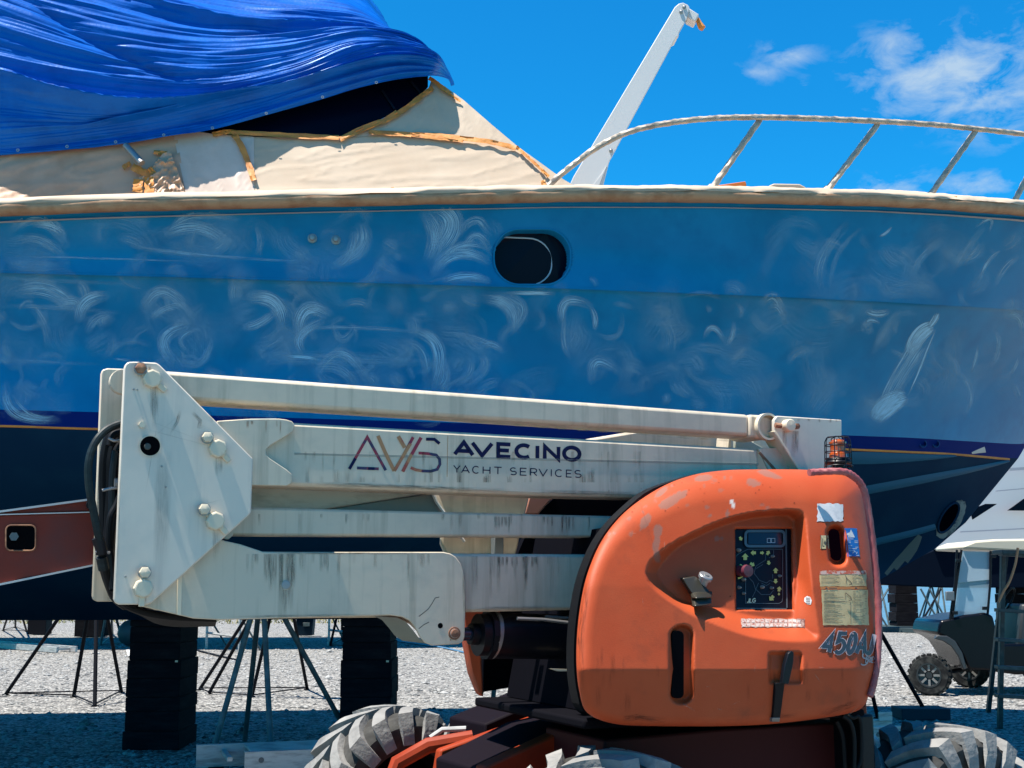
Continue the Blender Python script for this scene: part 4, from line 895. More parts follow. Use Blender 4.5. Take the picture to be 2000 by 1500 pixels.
HP2 = np.concatenate([HP, back]); PXY2 = np.concatenate([PXY, np.repeat(PXY[-1][None], 4, 0)])
hood_m = mat('orange_hood_plastic', (.37,.054,.014), .55, spec=.25, col2=(.40,.085,.030), nscale=2.4, lo=.4, hi=.7, amt=.5, bump=.06, bscale=180, col3=(.24,.045,.016), n3=6, lo3=.58, hi3=.75)
t = hood_m.node_tree; b = t.nodes['Principled BSDF']; prev = b.inputs['Base Color'].links[0].from_socket
at = t.nodes.new('ShaderNodeAttribute'); at.attribute_name = 'wear'; mx = t.nodes.new('ShaderNodeMix'); mx.data_type = 'RGBA'; mx.inputs[7].default_value = (.20,.105,.078,1)
t.links.new(prev, mx.inputs[6]); t.links.new(at.outputs['Fac'], mx.inputs[0]); 
at2 = t.nodes.new('ShaderNodeAttribute'); at2.attribute_name = 'chip'; mx2 = t.nodes.new('ShaderNodeMix'); mx2.data_type = 'RGBA'; mx2.inputs[7].default_value = (.5,.44,.4,1)
t.links.new(mx.outputs[2], mx2.inputs[6]); t.links.new(at2.outputs['Fac'], mx2.inputs[0]); t.links.new(mx2.outputs[2], b.inputs['Base Color'])
me = grid_mesh('hood', HP2, lift, closed_u=True); me.flip_normals() if hasattr(me, 'flip_normals') else None
ff = PXY2.reshape(-1, 2)
def blob(cx_, cy_, rx, ry, a, s):
    c_, s_ = math.cos(R(a)), math.sin(R(a)); u = (ff[:, 0]-cx_)*c_+(ff[:, 1]-cy_)*s_; v = -(ff[:, 0]-cx_)*s_+(ff[:, 1]-cy_)*c_
    rr_ = np.sqrt((u/rx)**2+(v/ry)**2) + 1.1*(fbm(ff[:, 0]/14+s*7, ff[:, 1]/14, s, 3)-.47); return 1-smooth(.86, 1.02, rr_)
wear = np.zeros(len(ff))
for i, (a_, b_, c_, d_, e_) in enumerate([(1308,980,26,11,-28),(1330,966,20,9,-25),(1298,988,12,8,0),(1373,934,20,7,-8),(1470,942,20,8,10),(1502,926,26,7,18),(1261,1017,11,18,32),(1283,1055,9,36,6),(1286,1035,11,14,0),(1281,1085,7,14,0),(1290,962,18,6,-40),(1421,1003,4,9,0)]): wear = np.maximum(wear, blob(a_, b_, c_*.85, d_*.85, e_, 50+i)*.75)
rs = random.Random(3)
for i in range(30): wear = np.maximum(wear, blob(rs.uniform(1180,1500), rs.uniform(930,1060), rs.uniform(2,5), rs.uniform(2,5), 0, 90+i)*rs.uniform(.3,.7))
for n_, a_ in (('wear', wear), ('chip', blob(1431,984,4,10,-20,77))):
    q = me.attributes.new(n_, 'FLOAT', 'POINT'); q.data.foreach_set('value', np.clip(a_, 0, 1))
hood = link('hood', me, hood_m, lift)
HDT = BVHTree.FromPolygons([v.co for v in me.vertices], [tuple(p.vertices) for p in me.polygons])
def hoodP(x, y, off=0):
    d = ray(x, y).normalized(); h = HDT.ray_cast(CAM, d)
    if h[0] is None: return B(x, y, .08-off)
    n = h[1] if h[1].dot(d) < 0 else -h[1]; return h[0] + n*off

# black seal plate showing round the back of the hood, pink faded rear shell on its right edge
seal = [(x-5*smooth(1330, 1200, x) - 0, y-7*smooth(1000, 960, y)*smooth(1330, 1250, x)) for x, y in OUTC[::4]]
MB().prism([B(float(x), float(y), .36) for x, y in seal], NB*.06).obj('hood_seal', M_black, lift)
r_out = [(1596,921),(1620,920),(1650,922),(1668,931),(1683,948),(1692,975),(1702,1040),(1711,1120),(1716,1195),(1714,1285),(1705,1340),(1698,1360)]
mb = MB(); P = catmull(r_out, 8); mb.tube([B(x, y, .085) + NB*(.05*smooth(1640, 1600, x)) for x, y in P], .014, 10, rfn=lambda i, k_: 1+.08*math.sin(i*1.9+k_)); mb.obj('hood_edge_trim', M_pink, lift, smooth=True)
# far-side hood shell
fo = [(870,1180),(975,1190),(975,1250),(945,1290),(940,1340),(947,1362),(935,1352),(918,1310),(908,1250),(903,1200)]
mb = MB(); mb.prism([B(x, y, 1.30) for x, y in [(900,1150),(985,1150),(978,1200),(950,1235),(942,1290),(946,1362),(936,1355),(920,1315),(910,1260),(904,1200)]], NB*.05); mb.obj('far_hood_edge', M_dorange if False else mat('far_hood_orange', (.38,.07,.025), .5, col2=(.3,.05,.02), nscale=4), lift, bevel=.01)
mb = MB(); mb.prism([B(x, y, 1.30) for x, y in [(1034,960),(1092,963),(1070,985),(1052,1006),(1024,1006)]], NB*.06); mb.obj('far_hood_top', mat('far_hood_pale', (.48,.20,.12), .5), lift, bevel=.01)
inner = catmull([(1095,964),(1070,985),(1052,1006),(1030,1040),(1010,1085),(985,1150),(958,1200),(948,1260),(945,1345),(950,1350),(1000,1342),(1120,1322),(1180,1310),(1300,1300),(1300,964)], 4)
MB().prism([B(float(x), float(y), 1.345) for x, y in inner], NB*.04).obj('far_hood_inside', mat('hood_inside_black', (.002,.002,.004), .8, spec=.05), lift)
# engine bay bulk under / behind the near hood
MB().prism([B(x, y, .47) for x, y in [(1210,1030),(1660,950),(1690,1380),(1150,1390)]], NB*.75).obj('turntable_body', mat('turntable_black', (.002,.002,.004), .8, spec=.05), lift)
# hood details
MB().prism([hoodP(x, y, .006)  for x, y in PAN], NB*.004) if False else None
_c = deep(1490, 1110, .14); _l, _d = hood_depth([_c]); pc = Vector(B_np(np.array([_c[0]]), np.array([_c[1]]), _l, _d)[0]) - NB*.02
_q = [Vector(B_np(np.array([u[0]]), np.array([u[1]]), *hood_depth([u]))[0]) for u in (deep(1450, 1050, .14), deep(1535, 1050, .14), deep(1450, 1175, .14))]
pnrm = (_q[1]-_q[0]).cross(_q[2]-_q[0]).normalized(); pnrm = pnrm if pnrm.dot(NB) > 0 else -pnrm
def PF(x, y, off=0): return on_plane(x, y, pc-pnrm*off, pnrm)
panel = MB().prism([PF(x, y) for x, y in [(1433,1029),(1548,1029),(1550,1193),(1435,1193)]], NB*.01).obj('control_panel', mat('panel_black', (.003,.004,.008), .4, spec=.2), lift)
def on_panel(items, name, m, off=.002, parent=panel): return decal(items, lambda x, y: PF(x, y, off), name, m, parent)
M_pyel = mat('panel_yellow', (.46,.44,.12), .6); M_pgrey = mat('panel_grey', (.06,.10,.12), .4); M_pline = mat('panel_lines', (.05,.075,.085), .5)
cv = lambda l: [(1400+x/5.77, 1000+y/5.77) for x, y in l]
fr_ = cv(pill_poly(543, 300, 218, 85, 40, 5)); on_panel([ribbon2d(fr_, 5, True)], 'display_frame', M_pgrey, .006)
MB().prism([PF(x, y, .003) for x, y in cv([(355,225),(730,225),(730,365),(355,365)])], NB*.002).obj('display', mat('display_dark', (.012,.02,.032), .15), panel)
on_panel([ribbon2d(cv([(568,298),(608,298),(608,345),(568,345)]), 1.1, True), ribbon2d(cv([(614,298),(655,298),(655,345),(614,345)]), 1.1, True)], 'display_digits', mat('display_digit', (.3,.36,.4), .5), .0045)
on_panel([ribbon2d(cv([(780,190),(785,640),(790,1080)]), 3), ribbon2d(cv([(225,1085),(790,1090)]), 2), ribbon2d(cv([(325,700),(325,1030),(700,1030),(735,1010),(742,960),(742,420),(600,418),(350,420),(230,480)]), 1)], 'panel_border', M_pline, .003)
for l in ([(330,430),(250,470),(215,500)], [(550,470),(550,540),(440,610),(420,690),(480,770),(560,800),(600,770),(640,790)], [(640,430),(640,480),(590,520)], [(440,640),(520,590)], [(470,800),(440,870),(500,930),(600,930),(640,880)], [(345,720),(410,790),(440,880),(400,960)], [(500,800),(560,830),(600,800)], [(630,700),(630,750)]): on_panel([ribbon2d(cv(l), .9)], 'panel_diagram_line', M_pline, .0025)
def arrow(cx_, cy_, ang, s=34):
    sh_ = [(-.9,-.5),(0,-.5),(0,-1),(1.0,0),(0,1),(0,.5),(-.9,.5)]; ca, sa = math.cos(R(ang)), math.sin(R(ang))
    q = cv([(cx_+s*(x*ca-y*sa), cy_+s*(x*sa+y*ca)) for x, y in sh_]); return q, [tuple(range(7))[::-1]]
for a_ in ((270,300,60,26),(320,505,-90,40),(412,460,180,32),(510,460,0,24),(578,460,-60,28),(400,590,30,30),(585,573,80,26),(663,660,-90,32),(663,780,90,28),(703,868,-80,30),(700,925,90,16),(618,970,130,36)): on_panel([arrow(*a_)], 'panel_arrow', M_pyel, .004)
on_panel([letters('JLG', [(0,.26),(.33,.58),(.66,1)], 1.9, cv([(338,1018)])[0], np.array(cv([(432,1018)])[0])-np.array(cv([(338,1018)])[0]), (1.6,-7.5))[i] for i in range(3)] , 'maker_lettering', mat('panel_letter', (.45,.44,.30), .5), .004)
on_panel([ribbon2d(cv(arc(243, 668, 66, 78, -75, 95, 14)), 3.2)], 'switch_ring', M_pyel, .004)
cs = PF(*cv([(250,665)])[0]); MB().lathe([(0,.022),(.03,.020),(.03,.015),(.045,.015),(.045,.024),(.060,.022),(.062,0)], cs+EB*.002, -NB, 20).obj('emergency_stop', mat('stop_red', (.10,.02,.035), .4), panel, smooth=True)
for x, y, s in ((295,760,.008),(245,850,.007),(240,430,.009),(620,500,.006),(700,720,.006),(610,855,.006),(295,915,.006),(505,845,.008)): MB().lathe([(0,s),(.008,s*.9),(.016,s*.5),(.017,0)], PF(*cv([(x, y)])[0]), -NB, 10).obj('toggle_switch', mat('toggle', (.16,.17,.16), .35), panel, smooth=True)
# filler cap and neck in the recess
M_olive = mat('olive_bronze', (.035,.032,.024), .4, .3)
MB().prism([hoodP(x, y, .02) for x, y in [(1320,1132),(1346,1128),(1376,1160),(1378,1190),(1345,1193),(1342,1165)]], -NB*.03).obj('filler_bracket', M_olive, lift, bevel=.006)
MB().prism([hoodP(x, y, .055) for x, y in [(1342,1162),(1377,1160),(1380,1193),(1346,1193)]], NB*.04).obj('filler_box', M_olive, lift, bevel=.006)
cc = hoodP(1362, 1140, .045); axc = (-NB*.55+Vector((0,0,1))*.8+EB*.12).normalized()
MB().lathe([(-.04,.019),(.008,.019),(.010,.026),(.022,.027),(.025,.024),(.025,0)], cc, axc, 24).obj('filler_cap', mat('cap_steel', (.24,.25,.26), .35, .5), lift, smooth=True)
MB().lathe([(.0252,.010),(.029,.009),(.029,0)], cc, axc, 16).obj('cap_boss', M_steel, lift, smooth=True)
_s = (hoodP(1328, 1290)-OB).dot(NB); MB().prism([B(x, y, _s-.012) for x, y in pill_poly(1324, 1298, 11.5, 66, 10, 5)], NB*.03).obj('hood_slot', MATS['dark_hole'], lift)
MB().prism([B(x, y, .05) for x, y in pill_poly(1631., 1064., 10.5, 31, 10, 5, .10)], NB*.002).obj('hood_vent_slot', mat('slot_maroon', (.006,.001,.003), .9, spec=0), lift)
# latch
lt = empty('hood_latch', (0,0,0), None, None); lt.parent = lift
lh = (hoodP(1534, 1262)-OB).dot(NB)
lo_ = lambda x, y, o=.03: B(x, y, (hoodP(x, max(1262, y) if y > 1340 else 1262)-OB).dot(NB) - o)
MB().prism([lo_(x, y, .022) for x, y in [(1540,1276),(1546,1271),(1551,1274),(1550,1295),(1541,1336),(1528,1336),(1533,1300)]], NB*.02).obj('latch_handle', M_blackm, lt, bevel=.003)
MB().prism([lo_(x, y, .018) for x, y in [(1516,1334),(1533,1334),(1524,1404),(1510,1404)]], NB*.016).obj('latch_strap', M_black, lt, bevel=.002)
MB().prism([lo_(x, y, .02) for x, y in [(1509,1402),(1524,1402),(1523,1410),(1508,1410)]], NB*.02).obj('latch_hook', M_steel, lt, bevel=.002)
# decals (flat print on the hood)
def hd(items, name, m, off=.0015, parent=hood): return decal(items, lambda x, y: hoodP(x, y, off), name, m, parent)
M_dw = mat('decal_white', (.52,.52,.53), .5, col2=(.42,.43,.45), nscale=40); M_dy = mat('decal_yellow', (.46,.34,.17), .55, col2=(.39,.28,.13), nscale=25); M_db = mat('decal_blue', (.012,.10,.34), .4); M_dk = mat('decal_print', (.045,.045,.04), .6); M_dp = mat('decal_faded', (.42,.28,.24), .6, col2=(.38,.08,.04), nscale=60, lo=.48, hi=.55); M_cd = mat('decal_cream', (.42,.36,.20), .5)
hd([quadgrid(1596,984,1646,1018,10,7,1.5,3)], 'white_label', M_dw)
hd([(lambda v: ([(x+(y-1032)*.105, y) for x, y in v[0]], v[1]))(quadgrid(1649,1032,1673,1087,5,10,.5,4))], 'blue_label', M_db)
hd([([(1661,1034),(1669,1050),(1655,1050)], [(0,1,2)]), ([(1653,1042),(1659,1040),(1659,1048),(1653,1045)], [(0,1,2,3)])], 'blue_label_mark', M_dw, .0025)
hd([ribbon2d([(1654+(y-1055)*.1+1, y), (1654+(y-1055)*.1+w_, y)], .9) for y, w_ in ((1053,12),(1057,20),(1060,20),(1066,8),(1069,20),(1072,17),(1076,12),(1085,20))] + [ribbon2d([(1664,1081),(1667,1078),(1670,1078)], 1.2), ribbon2d([(1672,1082),(1673,1078)], 1.2)], 'blue_label_text', M_dw, .0025)
hd([quadgrid(1602,1046,1618,1072,3,5,0)], 'pictogram_label', M_cd); hd([ribbon2d([(1602,1046),(1618,1046.5),(1619,1072),(1603.5,1071.5)], 1, True), ribbon2d([(1606,1052),(1606,1067),(1615,1067),(1615,1052)], 1.2, False), ribbon2d([(1604,1051),(1617,1052)], 1.3), ([(1610.5,1055),(1613,1061),(1610.5,1064),(1608,1061)], [(0,1,2,3)])], 'pictogram_print', M_dk, .0025)
hd([(lambda v: ([(x+(y-1115)*.04, y) for x, y in v[0]], v[1]))(quadgrid(1600,1115,1691,1145,16,6,.7,5))], 'warning_label', M_dy); hd([(lambda v: ([(x, y) for x, y in v[0]], v[1]))(quadgrid(1600,1115,1690,1122,14,2,.6,6))], 'warning_label_header', M_dp, .0022)
hd([(lambda v: ([(x+(y-1152)*.04, y) for x, y in v[0]], v[1]))(quadgrid(1604,1152,1694,1221,16,12,.7,7))], 'warning_label', M_dy); hd([quadgrid(1602,1146,1692,1151,12,1,.3,8)], 'warning_label_header', mat('decal_orange', (.42,.14,.03), .5), .002)
ln_ = []; rl = random.Random(12)
for y in np.arange(1125, 1143, 2.6): ln_ += [ribbon2d([(1603, y), (1603+rl.uniform(26, 42), y)], .75), ribbon2d([(1664, y), (1664+rl.uniform(14, 24), y)], .6)]
for y in np.arange(1156, 1218, 2.7): ln_ += [ribbon2d([(1608, y), (1608+rl.uniform(18, 42), y)], .75), ribbon2d([(1665, y), (1665+rl.uniform(16, 28), y)], .6)]
ln_ += [ribbon2d([(1650,1124),(1653,1130),(1661,1137),(1663,1141),(1657,1143)], 1.1), ribbon2d([(1652,1128),(1652,1140)], .8), ribbon2d([(1651,1158),(1661,1167),(1662,1172),(1657,1173)], 1.1), ribbon2d([(1650,1158),(1650,1172)], .7), ribbon2d([(1606,1176),(1660,1176),(1661,1219)], .6)]
ln_ += [([(1613,1147),(1616,1150.5),(1610,1150.5)], [(0,1,2)]), ([(1671,1147),(1674,1150.5),(1668,1150.5)], [(0,1,2)]), ribbon2d([(1618,1149),(1634,1149.3)], 1.6)]
hd(ln_, 'warning_label_print', M_dk, .003)
hd([([(1571.5,1168),(1577,1164),(1583,1166),(1586,1173),(1584,1181),(1577,1180),(1571,1175)], [tuple(range(7))])], 'round_label', M_dw); hd([ribbon2d([(1575,1168+k_*3.2),(1583,1168.5+k_*3.2)], 1) for k_ in range(4)], 'round_label_print', M_dk, .0028)
hd([quadgrid(1447,1209,1572,1226,26,4,.8,9)], 'strip_label', mat('strip_label', (.34,.22,.18), .6, col2=(.16,.06,.05), nscale=55, lo=.5, hi=.56), .002)
hd([quadgrid(1549+i*9-100, 1211+j*8, 1549+i*9-93, 1217+j*8, 2, 1) for i in range(13) for j in range(2)], 'strip_label_icons', mat('strip_icon', (.36,.31,.29), .6, col2=(.25,.08,.06), nscale=90, lo=.5, hi=.6), .003)
# model number and series lettering: pale outline under dark strokes
bx = [(0,.19),(.25,.43),(.49,.64),(.70,.87),(.90,1.0)]
org = (1604,1274); ux = (96,3); uy = (9,-38)
its = letters('450AJ', bx, 10, org, ux, uy); hd(its, 'model_number_outline', mat('number_outline', (.52,.40,.40), .6, col2=(.6,.15,.07), nscale=45, lo=.5, hi=.6), .0022)
its = letters('450AJ', bx, 7.2, org, ux, uy); hd(its, 'model_number', mat('number_dark', (.025,.035,.05), .5, col2=(.60,.40,.36), nscale=38, lo=.62, hi=.68), .0034)
hd(letters('S', [(0,1)], 2.6, (1678,1299), (14,0), (7,-27)) + letters('ERIES', [(0,.15),(.22,.4),(.46,.52),(.6,.75),(.82,.98)], 1.8, (1689,1294), (20,0), (1.5,-11)), 'series_lettering', mat('series_ink', (.30,.24,.24), .6), .003)

# --- lettering on the boom
def bd_(items, name, m, off=.0015): return decal(items, lambda x, y: B(x, y, .655-off), name, m, LB)
lx = lambda v: v/2.777+600; ly = lambda v: v/2.777+780
L0 = np.array((886.0,890.5)); LW = np.array((1134-886, 12.0)); LH = np.array((.3,-29.5))
xb = [(795,905),(890,1008),(1030,1108),(1128,1222),(1240,1256),(1282,1368),(1386,1482)]; bx = [((a-795+6)/687, (b_-795-6)/687) for a, b_ in xb]
bd_(letters('AVECINO', bx, 7.6, L0+np.array((0,-3.4)), LW, LH*.82), 'company_name', M_navy)
xb = [(795,830),(838,880),(898,935),(955,992),(1015,1055),(1102,1135),(1157,1190),(1212,1246),(1258,1303),(1315,1335),(1347,1387),(1407,1435),(1452,1487)]
bx = [((a-795)/692, (b_-795)/692) for a, b_ in xb]
its = letters('YACHTSERVICES', bx, 1.9, (886,922.5), (1135-886, 10.2), (.2,-13.5)); nyl = sum(len(GL[c]) for c in 'YACHT'); bd_(its[:nyl], 'company_subtitle', M_navy); bd_(its[nyl:], 'company_subtitle', M_navy)
M_lr = mat('logo_red', (.24,.008,.03), .45, col2=(.02,.012,.06), nscale=9, lo=.47, hi=.53); M_lo = mat('logo_gold', (.34,.17,.07), .5, col2=(.28,.045,.03), nscale=10, lo=.5, hi=.6); M_ln = M_navy
LG = lambda l: [(lx(a), ly(b_)) for a, b_ in l]
bd_([ribbon2d(LG([(228,378),(326,205),(426,385)]), 5.6), ribbon2d(LG([(270,372),(388,377)]), 5.6), ribbon2d(LG([(575,205),(528,292)]), 6), ribbon2d(LG([(618,207),(566,300)]), 6.5), ribbon2d(LG([(604,291),(655,294),(700,302),(718,325),(720,352),(705,380),(670,390),(620,388)]), 5.6)], 'logo_red_strokes', M_lr)
bd_([ribbon2d(LG([(230,376),(262,320)]), 5.8), ribbon2d(LG([(330,375),(366,376)]), 5.8), ribbon2d(LG([(645,216),(690,217),(718,240)]), 6)], 'logo_navy_strokes', M_ln, .0022)
bd_([ribbon2d(LG([(384,197),(422,285),(472,388)]), 7), ribbon2d(LG([(472,388),(535,282),(560,240)]), 6.4), ribbon2d(LG([(494,200),(530,262)]), 7.5), ribbon2d(LG([(566,298),(518,392)]), 6.5), ribbon2d(LG([(620,388),(590,382),(562,370)]), 5.6)], 'logo_gold_strokes', M_lo, .0019)
bd_([ribbon2d(LG([(763,196),(759,420)]), .9)], 'logo_divider', M_lo)

# --- grime runs, rust drips and scratches lying on the paint
def film_mat(name, col, us=.6, vs=6, lo=.38, hi=.66):
    m = bpy.data.materials.new(name); m.use_nodes = True; t = m.node_tree; b = t.nodes['Principled BSDF']; l = t.links.new
    b.inputs['Base Color'].default_value = (*col, 1); b.inputs['Roughness'].default_value = .8; b.inputs['Specular IOR Level'].default_value = .1
    uv = t.nodes.new('ShaderNodeUVMap'); uv.uv_map = 'uv'; at = t.nodes.new('ShaderNodeAttribute'); at.attribute_name = 'amount'
    q = t.nodes.new('ShaderNodeMapping'); q.inputs['Scale'].default_value = (us, vs, 1); l(uv.outputs[0], q.inputs[0])
    n = t.nodes.new('ShaderNodeTexNoise'); n.inputs['Scale'].default_value = 1; n.inputs['Detail'].default_value = 6; n.inputs['Roughness'].default_value = .65; l(q.outputs[0], n.inputs[0])
    mr = t.nodes.new('ShaderNodeMapRange'); mr.inputs[1].default_value = lo; mr.inputs[2].default_value = hi; l(n.outputs[0], mr.inputs[0])
    l(math_n(t, 'MULTIPLY', mr.outputs[0], at.outputs['Fac'], True), b.inputs['Alpha']); return m
def film(name, items, fn, m, parent):      # items: (polyline, width, amount, fade_start)
    sv = []; sf = []; su = []; sa = []; og = origin_of(parent)
    for si, (pl, w, am, fs_) in enumerate(items):
        P = resample(pl, 12); T = np.gradient(P, axis=0); T /= np.maximum(np.linalg.norm(T, axis=1), 1e-6)[:, None]; Nn = np.stack([-T[:, 1], T[:, 0]], 1); n0 = len(sv)
        ln = np.linalg.norm(P[-1]-P[0])
        for i in range(12):
            t_ = i/11
            for k in range(5):
                v = k/4; q = P[i]+Nn[i]*w*(v-.5); sv.append(fn(q[0], q[1])-og); su.append((t_*ln/20+si*3.1, v*w/8+si*1.7)); sa.append(am*min(1, (1-t_)*2.2)*(min(1, t_*4) if fs_ else 1)*min(1, min(v, 1-v)*4))
        sf += [(n0+i*5+k, n0+(i+1)*5+k, n0+(i+1)*5+k+1, n0+i*5+k+1) for i in range(11) for k in range(4)]
    me = bpy.data.meshes.new(name); me.from_pydata(sv, [], sf); me.update(); uvl = me.uv_layers.new(name='uv'); li = np.empty(len(me.loops), int); me.loops.foreach_get('vertex_index', li); uvl.data.foreach_set('uv', np.array(su)[li].ravel())
    at = me.attributes.new('amount', 'FLOAT', 'POINT'); at.data.foreach_set('value', np.array(sa, float)); o = link(name, me, m, parent); o['kind'] = 'stuff'; return o
M_grime = film_mat('grime_film', (.035,.045,.035)); M_rustf = film_mat('rust_film', (.16,.055,.02)); M_ochre = film_mat('ochre_film', (.30,.22,.08), .3, 3)
rg = random.Random(17); g = lambda xs, y0, l0, l1, w0, w1, a0, a1: [([(x, y0), (x+rg.uniform(-1, 1), y0+rg.uniform(l0, l1))], rg.uniform(w0, w1), rg.uniform(a0, a1), 0) for x in xs]
film('grime_runs', g([968,974,981,988,994,1062,1070,1078,1098,1106,1112,1120,1150], 1009, 14, 34, 4, 7, .5, .95) + g([rg.uniform(500,1160) for _ in range(16)], 1004, 8, 36, 3, 9, .2, .6), lambda x, y: B(x, y, .6985), M_grime, lift)
film('grime_runs', g([974,982,990,1000,1010,1022,1032,1040,1046], 1088, 14, 30, 4, 7, .5, .95) + g([rg.uniform(920,1120) for _ in range(14)], 1086, 20, 90, 4, 12, .2, .55) + [([(915,1190),(1120,1186)], 10, .5, 1)], lambda x, y: B(x, y, .6735), M_grime, lift)
film('grime_runs', g([520,527,536,548,560,566,572], 1082, 50, 118, 7, 16, .35, .75) + g([rg.uniform(470,860) for _ in range(22)], 1082, 15, 70, 4, 12, .15, .5) + [([(520,1080),(880,1081)], 5, .9, 1), ([(440,1205),(760,1200)], 6, .5, 1), ([(905,1110),(909,1230)], 7, .6, 1), ([(556,1152),(556,1200)], 10, .5, 0)], lambda x, y: B(x, y, .6435), M_grime, lift)
film('grime_runs', g([600+i*rg.uniform(26,34) for i in range(26)], 942, -40, -8, 5, 16, .2, .6) + [([(600,944),(1040,960)], 9, .75, 1), ([(1040,960),(1300,966)], 9, .6, 1)] + g([rg.uniform(590,1300) for _ in range(24)], 882, 10, 50, 3, 9, .1, .4), lambda x, y: B(x, y, .6532), M_grime, lift)
film('grime_runs', [([(400+40*i, 786+2.9*i), (436+40*i, 788.6+2.9*i)], 6, rg.uniform(.3,.8), 1) for i in range(26)] + g([rg.uniform(420,1440) for _ in range(34)], 776, -34, -5, 4, 12, .12, .4)[:0], lambda x, y: B(x, y, .6532), M_ochre, lift)
film('grime_runs', [([(375,805),(392,822),(388,835),(400,830)], 9, .75, 1), ([(352,800),(346,825),(330,850)], 8, .5, 1), ([(408,800),(416,826)], 8, .4, 1)] + g([296,300,305], 756, 40, 150, 6, 12, .25, .5) + g([424,430], 893, 30, 90, 7, 14, .3, .5) + g([418,425], 1033, 30, 80, 6, 12, .3, .5) + g([278,284], 1165, 8, 14, 6, 10, .4, .6) + [([(235,900),(228,1150)], 4, .5, 1), ([(318,880),(316,1120)], 34, .28, 1), ([(300,712),(250,708)], 4, .7, 1)] + [([(rg.uniform(240,480), rg.uniform(760,1000))]*1 + [(rg.uniform(240,480), rg.uniform(760,1000))], rg.uniform(1,2), .3, 1) for _ in range(5)], lambda x, y: B(x, y, .5988), M_grime, lift)
film('rust_runs', g([484,492,520,540,548], 822, 8, 30, 3, 6, .5, .95) , lambda x, y: B(x, y, .6237), M_rustf, lift)
film('rust_runs', g([270,275,292], 716, 10, 30, 3, 6, .5, .9) + g([1532,1550,1556], 842, 20, 70, 5, 10, .4, .7) + g([1560,1580,1600,1622,1634,1640], 818, 3, 9, 3, 7, .6, 1) + g([880,890], 1248, 3, 8, 3, 5, .5, .8), lambda x, y: B(x, y, .5985), M_rustf, lift)
M_scr = film_mat('scratch_film', (.50,.30,.22), 1, 2, .3, .6)
sc_ = []
for _ in range(26):
    x, y = rg.uniform(1180, 1680), rg.uniform(940, 1390); a = rg.uniform(-.5, 3.4); l_ = rg.uniform(6, 30)
    if sdist([(x, y)], REC)[0] > -12: continue
    sc_.append(([(x, y), (x+l_*math.cos(a), y+l_*math.sin(a))], rg.uniform(.8, 1.8), rg.uniform(.3, .8), 1))
film('hood_scratches', sc_, lambda x, y: hoodP(x, y, .0015), M_scr, hood)
film('hood_grime', [([(1215,1404),(1262,1398)], 14, .7, 1), ([(1240,1400),(1300,1408)], 12, .6, 1), ([(1500,1400),(1560,1396)], 12, .4, 1), ([(1600,1396),(1680,1370)], 14, .5, 1), ([(1150,1120),(1134,1240),(1136,1350)], 14, .5, 1), ([(1225,1352),(1226,1395)], 16, .3, 1)] + [([(x, y), (x+rg.uniform(-3,3), y+rg.uniform(20,60))], rg.uniform(5,16), rg.uniform(.12,.35), 1) for x, y in [(rg.uniform(1160,1680), rg.uniform(1255,1350)) for _ in range(20)]] + [([(x, y), (x+rg.uniform(2,5), y+1)], rg.uniform(2,5), rg.uniform(.5,.9), 1) for x, y in [(rg.uniform(1180,1560), rg.uniform(930,1000)) for _ in range(26)]], lambda x, y: hoodP(x, y, .0012), film_mat('hood_grime_film', (.07,.03,.02), .8, 3), hood)

# --- amber beacon in its cage
bc = B(1638, 920, .34); bn = empty('beacon', (0,0,0), None, None); bn.parent = lift; bn.location = bc; Zv = Vector((0,0,1))
k_ = 4.9/2500; 
def bcy(prof, name, m, seg=24): return MB().lathe([(h_*1.0, r_*1.30) for h_, r_ in prof], bc, Zv, seg).obj(name, m, bn, smooth=True)
bcy([(-.02,.035),(.0,.04),(.01,.036),(.012,.02),(.026,.02),(.028,.042),(.036,.044),(.052,.036),(.054,0)], 'beacon_base', M_blackm)
M_amber = mat('amber_lens', (.38,.075,.008), .22, col2=(.26,.04,.005), nscale=20, stretch=(1,1,3), coat=.5)
bcy([(.052,.030),(.060,.029),(.075,.027),(.078,.0245),(.112,.0245),(.116,.028),(.122,.028),(.124,.0225),(.130,.020),(.134,.012),(.135,0)], 'beacon_lens', M_amber)
for hz in (.022, .052, .080, .108):
    ring = [bc+Zv*hz+Vector((math.cos(a), math.sin(a), 0))*(.054 if hz > .03 else .058) for a in np.linspace(0, 2*math.pi, 25)]
    MB().tube(ring, .0022, 6, cap=False).obj('cage_ring', M_blackm, bn, smooth=True)
for i in range(4):
    a = math.pi*i/4+.3; u_ = Vector((math.cos(a), math.sin(a), 0)); pts = [bc+u_*.058+Zv*.010, bc+u_*.054+Zv*.125, bc+u_*.046+Zv*.142, bc+Zv*.147, bc-u_*.046+Zv*.142, bc-u_*.054+Zv*.125, bc-u_*.058+Zv*.010]
    MB().tube(pts, .0022, 6).obj('cage_bar', M_blackm, bn, smooth=True)

